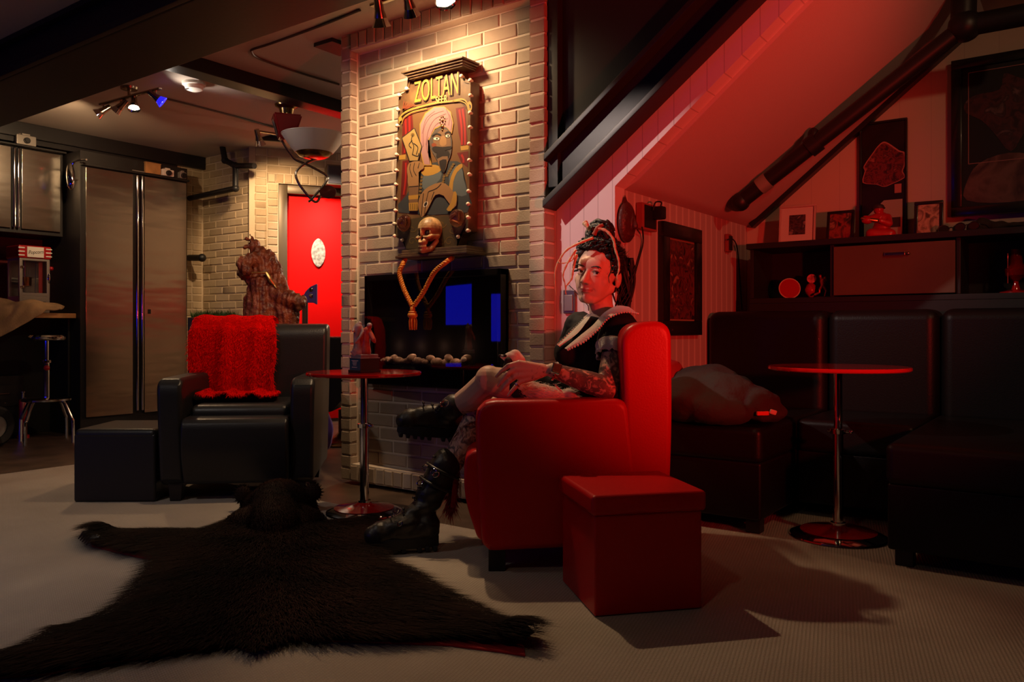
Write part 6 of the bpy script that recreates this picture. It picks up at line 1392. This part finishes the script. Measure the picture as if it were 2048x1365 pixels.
def frame(name, label, c, w, h, tilt=0.0, rz=0.0, bw=.02, dp=.018, fm=m_frame, mount=None, artm=None, mw=.0, cat='picture', extra=None):
    """picture whose foot centre is at c; faces -y, leaning back by tilt"""
    t = thing(name, label, cat, c, rz); X = Matrix.Rotation(-tilt, 4, 'X')
    def put(nm, a, b, m, bev=.002, par=t):
        q = MB(); q.box2(a, b, bev); k = MB(); k.add(q.v, q.f, 0, X); return k.obj(nm, m, par)
    q = MB(); 
    for a, b in (((-w / 2, -dp, 0), (w / 2, 0, bw)), ((-w / 2, -dp, h - bw), (w / 2, 0, h)), ((-w / 2, -dp, bw), (-w / 2 + bw, 0, h - bw)), ((w / 2 - bw, -dp, bw), (w / 2, 0, h - bw))): q.box2(a, b, .003)
    q.box2((-w / 2 + .004, -.003, .004), (w / 2 - .004, 0, h - .004)); k = MB(); k.add(q.v, q.f, 0, X); k.obj('frame', fm, t)
    if mount: put('mount', (-w / 2 + bw, -dp * .5, bw), (w / 2 - bw, -dp * .5 + .003, h - bw), mount, 0)
    if artm: put('print', (-w / 2 + bw + mw, -dp * .62, bw + mw), (w / 2 - bw - mw, -dp * .62 + .002, h - bw - mw), artm, 0)
    if extra: extra(t, X)
    return t
def shelfpx(px, wy): p = on_y(px, 480, wy); return (p.x, wy, UT + .001)
def szpx(x0, y0, x1, y1, wy): a, b = on_y(x0, y0, wy), on_y(x1, y1, wy); return abs(b.x - a.x), a.z - b.z
w_, h_ = szpx(1560, 404, 1630, 484, 4.74); fr1 = frame('framed_picture', 'white-mounted picture in a clear frame, leftmost on the shelf unit', shelfpx(1594, 4.74), w_ * 1.02, .232, R(9), R(6), .012, .02, mat('clear_acrylic_edge', (.62, .45, .40), .15, trans=.2), m_mat_w, art_mat('dark_scene_print', [(.03, .015, .015), (.10, .05, .05), (.02, .02, .03), (.35, .22, .2)], 22), .045)
w_, h_ = szpx(1652, 418, 1708, 478, 4.74); frame('framed_picture', 'small black-framed reddish picture beside the white-mounted one', shelfpx(1680, 4.74), w_, .178, R(9), R(-4), .016, .016, m_frame, None, art_mat('red_scene_print', [(.03, .01, .01), (.30, .05, .03), (.06, .02, .02), (.55, .25, .16)], 16))
w_, h_ = szpx(1828, 404, 1886, 468, 4.74); frame('framed_picture', 'small black-framed sepia group picture, rightmost on the shelf unit', shelfpx(1857, 4.74), w_, .190, R(7), R(3), .018, .016, m_frame, None, art_mat('sepia_group_print', [(.10, .05, .03), (.55, .36, .24), (.16, .09, .06), (.62, .42, .3)], 14))
# red figurine between the pictures
sp6 = shelfpx(1757, 4.66); t = thing('red_figurine', 'glossy red seated figurine holding an instrument between the shelf pictures', 'figurine', sp6, YAW * .6); q = MB()
q.chain([(0, 0, .0), (.015, 0, .05), (.022, 0, .10)], [.052, .046, .036]); q.ball((0, -.005, .150), .026); q.chain([(.045, -.01, .11), (.045, -.05, .07), (0, -.06, .085)], [.02, .017, .014]); q.chain([(-.01, -.02, .115), (-.05, -.05, .10), (-.075, -.05, .105)], [.018, .016, .014]); q.ball((-.065, -.055, .09), (.03, .02, .02)); q.chain([(-.04, -.03, .02), (.05, -.04, .015)], [.03, .03])
o = remesh(q, 'body', m_redplas, .005, t, 2)
for v in o.data.vertices: v.co.z = max(v.co.z, 0)
q = MB(); q.ball((.002, 0, .166), (.028, .027, .018)); q.lathe([(.034, .158), (.034, .162), (.02, .166)], (.0, 0, 0), 20); q.obj('cap', m_ink, t); q = MB(); q.cap((-.09, -.06, .10), (-.02, -.065, .085), .009, .012); q.obj('instrument', m_copper, t)
# spectacles and a folded dark pouch
def specs(loc, rz, label):
    t = thing('sunglasses', label, 'sunglasses', loc, rz, 'sunglasses on the shelf unit'); q = MB()
    for s in (-1, 1): q.tube([(s * .034 + .026 * math.cos(a), 0, .022 + .020 * math.sin(a)) for a in [2 * math.pi * i / 20 for i in range(21)]], .0026, 6); q.tube([(s * .06, 0, .028), (s * .062, .06, .026), (s * .06, .12, .006)], .0024, 6)
    q.tube([(-.010, 0, .028), (0, -.002, .031), (.010, 0, .028)], .0026, 6); q.obj('frame', m_blk, t)
    q = MB()
    for s in (-1, 1): q.lathe([(0, -.0005), (.024, -.0005), (.024, .0005), (0, .0005)], (s * .034, 0, .022), 20, xf=Matrix.Rotation(R(90), 4, 'X'))
    q.obj('lens', mat('smoke_lens', (.06, .05, .05), .08, trans=.6), t)
specs(shelfpx(1902, 4.66), R(10), 'sunglasses on the shelf unit nearest the sepia picture'); specs(shelfpx(1934, 4.58), R(-20), 'sunglasses on the shelf unit next to the dark pouch')
q = MB()
for k in range(6): q.ball((.05 * k - .12, .01 * math.sin(k * 2), .028), (.05, .045, .03 + .012 * math.cos(k)))
q.ball((-.10, 0, .05), (.04, .04, .032)); o = remesh(q, 'pouch', m_jk, .01, smooth=2); o.location = shelfpx(2010, 4.74); tag(o, 'dark cloth pouch lying at the right end of the shelf unit', 'pouch')
for v in o.data.vertices: v.co += v.normal * noise.noise(v.co * 24) * .012; v.co.z = max(0, v.co.z)

# wall pictures above
def wallpic(name, label, x0, y0, x1, y1, wy, **k):
    a, b = on_y(x0, y0, wy), on_y(x1, y1, wy); return frame(name, label, ((a.x + b.x) / 2, wy, min(a.z, b.z)), b.x - a.x, abs(a.z - b.z), **k), a, b
WYP = W2Y - .012
def silh(t, X, pts, cx, cz, sc, m, nm, yo=-.014):
    P = smooth_path([Vector((x, y, 0)) for x, y in pts], 3, True); q = MB(); q.prism([(cx + p.x * sc, cz - p.y * sc) for p in P], yo - .0015, yo, 'y'); q.obj(nm, m, t)
m_car = art_mat('red_cutout_print', [(.04, .012, .012), (.20, .035, .03), (.06, .015, .015), (.32, .09, .08)], 26); m_edge = mat('pink_outline', (.42, .16, .14), .6); m_pal = mat('grey_paper', (.34, .31, .25), .6)
def ex1(t, X):
    P = [(-.9, .9), (-.8, .35), (-.85, .1), (-.4, -.55), (-.25, -.75), (0, -.95), (.25, -.85), (.7, -.45), (.95, -.3), (.95, .25), (.85, .55), (.95, .85), (.4, 1.1), (.05, 1.2), (-.3, 1.05)]
    silh(t, X, [(x * 1.05, y * 1.04) for x, y in P], 0, .66, .105, m_edge, 'outline', -.0132); silh(t, X, P, 0, .66, .105, m_car, 'cutout', -.0142)
    q = MB(); q.prism([(-.13, .10), (.13, .10), (.13, .375), (-.02, .375), (-.13, .24)], -.0146, -.0132, 'y'); q.obj('lower_print', m_pal, t); q = MB(); q.box2((-.0, -.0165, .21), (.11, -.0147, .265)); q.obj('caption_block', m_ink, t); q = MB(); q.box2((.07, -.0165, .44), (.115, -.0147, .50)); q.obj('stamp', m_edge, t)
a, b = on_y(1720, 250, WYP), on_y(1816, 440, WYP)
frame('wall_poster', 'tall black poster with a ragged red cutout on the alcove wall', ((a.x + b.x) / 2, WYP, 1.43), b.x - a.x + .0, 1.985 - 1.43 + .06, bw=.012, dp=.024, fm=m_frame, mount=m_frame, extra=lambda t, X: ex1(t, X) if False else ex1b(t, b.x - a.x)) if False else None
def ex1b(t, w):
    k = w / .32; H_ = .60
    P = [(-.9, .9), (-.8, .35), (-.85, .1), (-.4, -.55), (-.25, -.75), (0, -.95), (.25, -.85), (.7, -.45), (.95, -.3), (.95, .25), (.85, .55), (.95, .85), (.4, 1.1), (.05, 1.2), (-.3, 1.05)]
    silh(t, None, [(x * 1.06, y * 1.05 - .03) for x, y in P], 0, .43, w * .45, m_edge, 'outline', -.0160); silh(t, None, P, 0, .43, w * .45, m_car, 'cutout', -.0172)
    q = MB(); q.prism([(-w * .40, .012), (w * .40, .012), (w * .40, .215), (w * .02, .215), (-w * .40, .115)], -.0176, -.016, 'y'); q.obj('lower_print', m_pal, t); q = MB(); q.box2((w * .02, -.0195, .06), (w * .36, -.0178, .115)); q.obj('caption_block', m_ink, t); q = MB(); q.box2((w * .24, -.0195, .25), (w * .38, -.0177, .30)); q.obj('stamp', m_edge, t)
z0, z1 = on_y(1768, 437, WYP).z, on_y(1768, 243, WYP).z
frame('wall_poster', 'tall black poster with a ragged red cutout on the alcove wall', ((a.x + b.x) / 2, WYP, UT + .02), b.x - a.x, z1 - UT - .02, bw=.012, dp=.024, mount=m_frame, extra=lambda t, X: ex1b(t, b.x - a.x))
a2, b2 = on_y(1904, 300, WYP), on_y(2140, 300, WYP); zt, zb = on_y(1905, 126, WYP).z, on_y(1905, 436, WYP).z; w2 = b2.x - a2.x
def ex2(t, X):
    xl = on_y(1938, 250, WYP).x - (a2.x + b2.x) / 2; xr = -xl; za, zb_ = zt - zb - .075, zt - zb - .56
    q = MB()
    for A_, B_ in (((xl, za), (xr, za)), ((xr, za), (xr, zb_)), ((xr, zb_), (xl, zb_)), ((xl, zb_), (xl, za))): q.tube([(A_[0], -.021, A_[1]), (B_[0], -.021, B_[1])], .0022, 6)
    q.obj('inner_line', m_edge, t)
    P = [(-1, -.35), (-.75, -.55), (-.2, -.6), (-.1, -1.0), (.2, -.85), (.5, -.7), (1, -.4), (.8, .1), (.35, .6), (.05, 1.05), (-.3, .55), (-.6, .15), (-.95, -.1)]
    silh(t, X, P, .0, (za + zb_) / 2 + .01, .20, art_mat('dim_crest_print', [(.03, .012, .012), (.10, .03, .03), (.04, .02, .02), (.2, .10, .10)], 14, .8), 'crest', -.0202)
    P = [(-1, .6), (-1, .1), (-.7, -.4), (0, -.6), (.7, -.4), (1, .1), (1, .6), (0, .75)]; silh(t, X, P, 0, .20, .19, art_mat('dim_face_print', [(.10, .04, .03), (.20, .09, .07), (.07, .03, .025), (.26, .13, .1)], 5, .3), 'lower_print', -.0202)
frame('framed_poster', 'large dark framed poster with a crest at the right edge of the alcove wall', ((a2.x + b2.x) / 2, WYP, zb), w2, zt - zb, bw=.05, dp=.04, mount=mat('black_mount', (.008, .006, .006), .6), extra=ex2)

# pictures and fittings on the knee wall (faces +x)
def kx(px, py, off=.0): return on_x(px, py, SX + off)
pa, pb_ = kx(1315, 560), kx(1393, 560); zt, zb = kx(1354, 452).z, kx(1354, 671).z
fk = frame('framed_poster', 'black wide-framed dark red poster on the striped knee wall', (SX + .004, (pa.y + pb_.y) / 2, zb), pb_.y - pa.y, zt - zb, rz=R(90), bw=.075, dp=.03, mount=mat('gilt_slip', (.35, .2, .12), .5), artm=art_mat('crimson_figure_print', [(.02, .008, .008), (.16, .03, .025), (.04, .012, .012), (.36, .14, .10)], 15, 1.2), mw=.008)
p = kx(1253, 445, .02); t = thing('carved_mask', 'dark oval carved mask hanging at the corner of the knee wall', 'mask', (SX + .012, p.y, p.z), R(90)); q = MB(); wm = (kx(1267, 445).y - kx(1239, 445).y) * .5; hm = .85 * (485 - 402) / 1600 * 3.65 * .5 / .85
q.ball((0, -.01, 0), (wm, .032, hm)); q.chain([(0, -.03, .04), (0, -.05, -.02)], [.01, .016]); q.ball((0, -.028, -.06), (.03, .016, .012))
for s in (-1, 1): q.ball((s * .03, -.026, .03), (.018, .012, .008)); q.ball((s * .038, -.02, -.02), (.018, .014, .018))
q.chain([(0, 0, hm - .01), (0, 0, hm + .03)], [.016, .003]); o = remesh(q, 'face', mat('dark_carved_wood', (.075, .014, .010), .4, bump=(40, .7, .01)), .005, t, 1)
for v in o.data.vertices: v.co.y = min(v.co.y, 0.012)
p = kx(1286, 436); t = thing('wall_socket', 'wall socket coloured as lit red, with a black plug adapter on the knee wall', 'socket', (SX + .002, p.y, p.z), R(90)); hs_ = (kx(1301, 436).y - kx(1271, 436).y) / 2; hh = (462 - 408) / 1600 * 3.75 / 2
q = MB(); q.box((0, -.018, 0), (hs_ * 2, .034, hh * 2), .004); q.obj('box', mat('red_lit_plate', (.32, .06, .05), .4), t); q = MB(); q.box((0, -.037, 0), (hs_ * 1.5, .006, hh * 1.7), .002); q.obj('cover', m_blk, t); q = MB(); q.box((hs_ * .5, -.065, hh * .35), (.045, .055, .062), .008); q.tube(smooth_path([(hs_ * .5, -.07, hh * .8), (hs_ * .5, -.075, hh * 1.15), (hs_ * .1, -.06, hh * 1.1), (0, -.05, hh * .5)], 4), .004, 8); q.obj('plug_adapter', m_blk, t)  # red lamp light on the box edges is put into its colour
cable('power_cable', [kx(1284, 455, .05), kx(1286, 470, .02), kx(1285, 492, .012), kx(1272, 540, .012), kx(1264, 580, .012), kx(1258, 640, .012), kx(1256, 720, .012)], .004, 'black power cable running down the knee wall from the plug adapter', m_blk)
p = kx(1452, 487); t = thing('light_switch', 'small dark wall switch near the back corner of the knee wall', 'switch', (SX + .002, p.y, p.z), R(90)); q = MB(); q.box((0, -.012, 0), (.06, .022, .105), .004); q.obj('plate', mat('red_lit_plate2', (.28, .05, .04), .4), t); q = MB(); q.box((.004, -.026, 0), (.045, .008, .085), .003); q.obj('cover', m_blk, t)
cable('switch_cable', [kx(1455, 480, .03), kx(1464, 478, .03), kx(1472, 488, .02), kx(1476, 510, .012), kx(1480, 560, .012), kx(1484, 620, .012)], .004, 'thin black cable curving down from the dark wall switch', m_blk)
# metal plate with wire on the gable wall behind the woman
p = on_y(1141, 604, W1Y); a3 = on_y(1130, 604, W1Y).x; b3 = on_y(1153, 604, W1Y).x; t = thing('wall_plate', 'grey metal wall plate on the panelling left of the woman', 'wall plate', (p.x, W1Y - .001, p.z)); q = MB(); q.box((0, -.008, 0), (b3 - a3, .014, .112), .005); q.obj('plate', mat('dull_pewter', (.20, .15, .14), .35, .7), t); q = MB(); q.box((0, -.018, -.006), ((b3 - a3) * .72, .006, .075), .003); q.obj('cover', m_grey, t)
cable('thin_wire', [on_y(1138, 571, W1Y - .01), on_y(1150, 583, W1Y - .01), on_y(1168, 603, W1Y - .01), on_y(1176, 612, W1Y - .01), on_y(1177, 622, W1Y - .01)], .0022, 'thin dark wire drooping across the pale panelling behind the woman', m_blk)
# fat black duct under the slope
PYD = 4.30; da, db = on_y(1481, 404, PYD), on_y(1930, 52, PYD); dd = (db - da).normalized()
dt = thing('duct_pipe', 'thick black duct pipe running under the sloped alcove ceiling', 'pipe', da); q = MB(); q.tube([da - da, (db - da)], .042, 24); q.obj('tube', m_blk, dt)
q = MB(); q.ball((0, 0, 0), .052); q.tube(smooth_path([Vector((0, 0, 0)), Vector((-.03, .02, .0)), Vector((-.06, .05, .02))], 4), .048, 20); q.obj('elbow', m_blk, dt)
for k, r_ in ((.36, .054), (.12, .047)): q = MB(); q.tube([(db - da) * k - dd * .03, (db - da) * k + dd * .03], r_, 24); q.obj('coupling', m_blk if k > .2 else m_grey, dt)
c_ = (db - da) * .36 + Vector((0, 0, .045)); q = MB(); q.ball(c_, (.03, .03, .045)); q.obj('hanger', m_blk, dt)
e = on_y(2100, 20, PYD) - da; q = MB(); q.tube([db - da, e], .05, 24); q.ball(db - da, .075); q.tube([db - da - dd * .01, db - da + Vector((0, 0, .25))], .055, 24); q.obj('branch', m_blk, dt)
# unseen blue screens, added behind the camera for the fire glass to reflect
def screen_thing(name, label, cat, loc, rz, w, h):
    tv = thing(name, label, cat, loc, rz); q = MB(); q.box((0, .0, h / 2), (w + .06, .04, h + .06), .008); q.obj('case', m_blk, tv)
    q = MB(); q.box((0, -.022, h / 2), (w, .004, h), .002); q.obj('screen', m_scr, tv); q = MB(); q.box((0, .06, h / 2), (.3, .10, .2), .01); q.obj('bracket', m_blk, tv)
m_scr = mat('blue_screen', (.0, .0, .02), .2, emit=((.012, .015, 1.0), 2.2))
screen_thing('added_screen', 'wide blue-lit screen added behind the camera for the fire glass', 'added_screen', (-5.75, -3.38, .92), R(180), 1.6, .55)
screen_thing('added_small_screen', 'smaller blue-lit screen added behind the camera for the fire glass', 'added_small_screen', (-3.65, -3.38, .70), R(180), .6, .62)
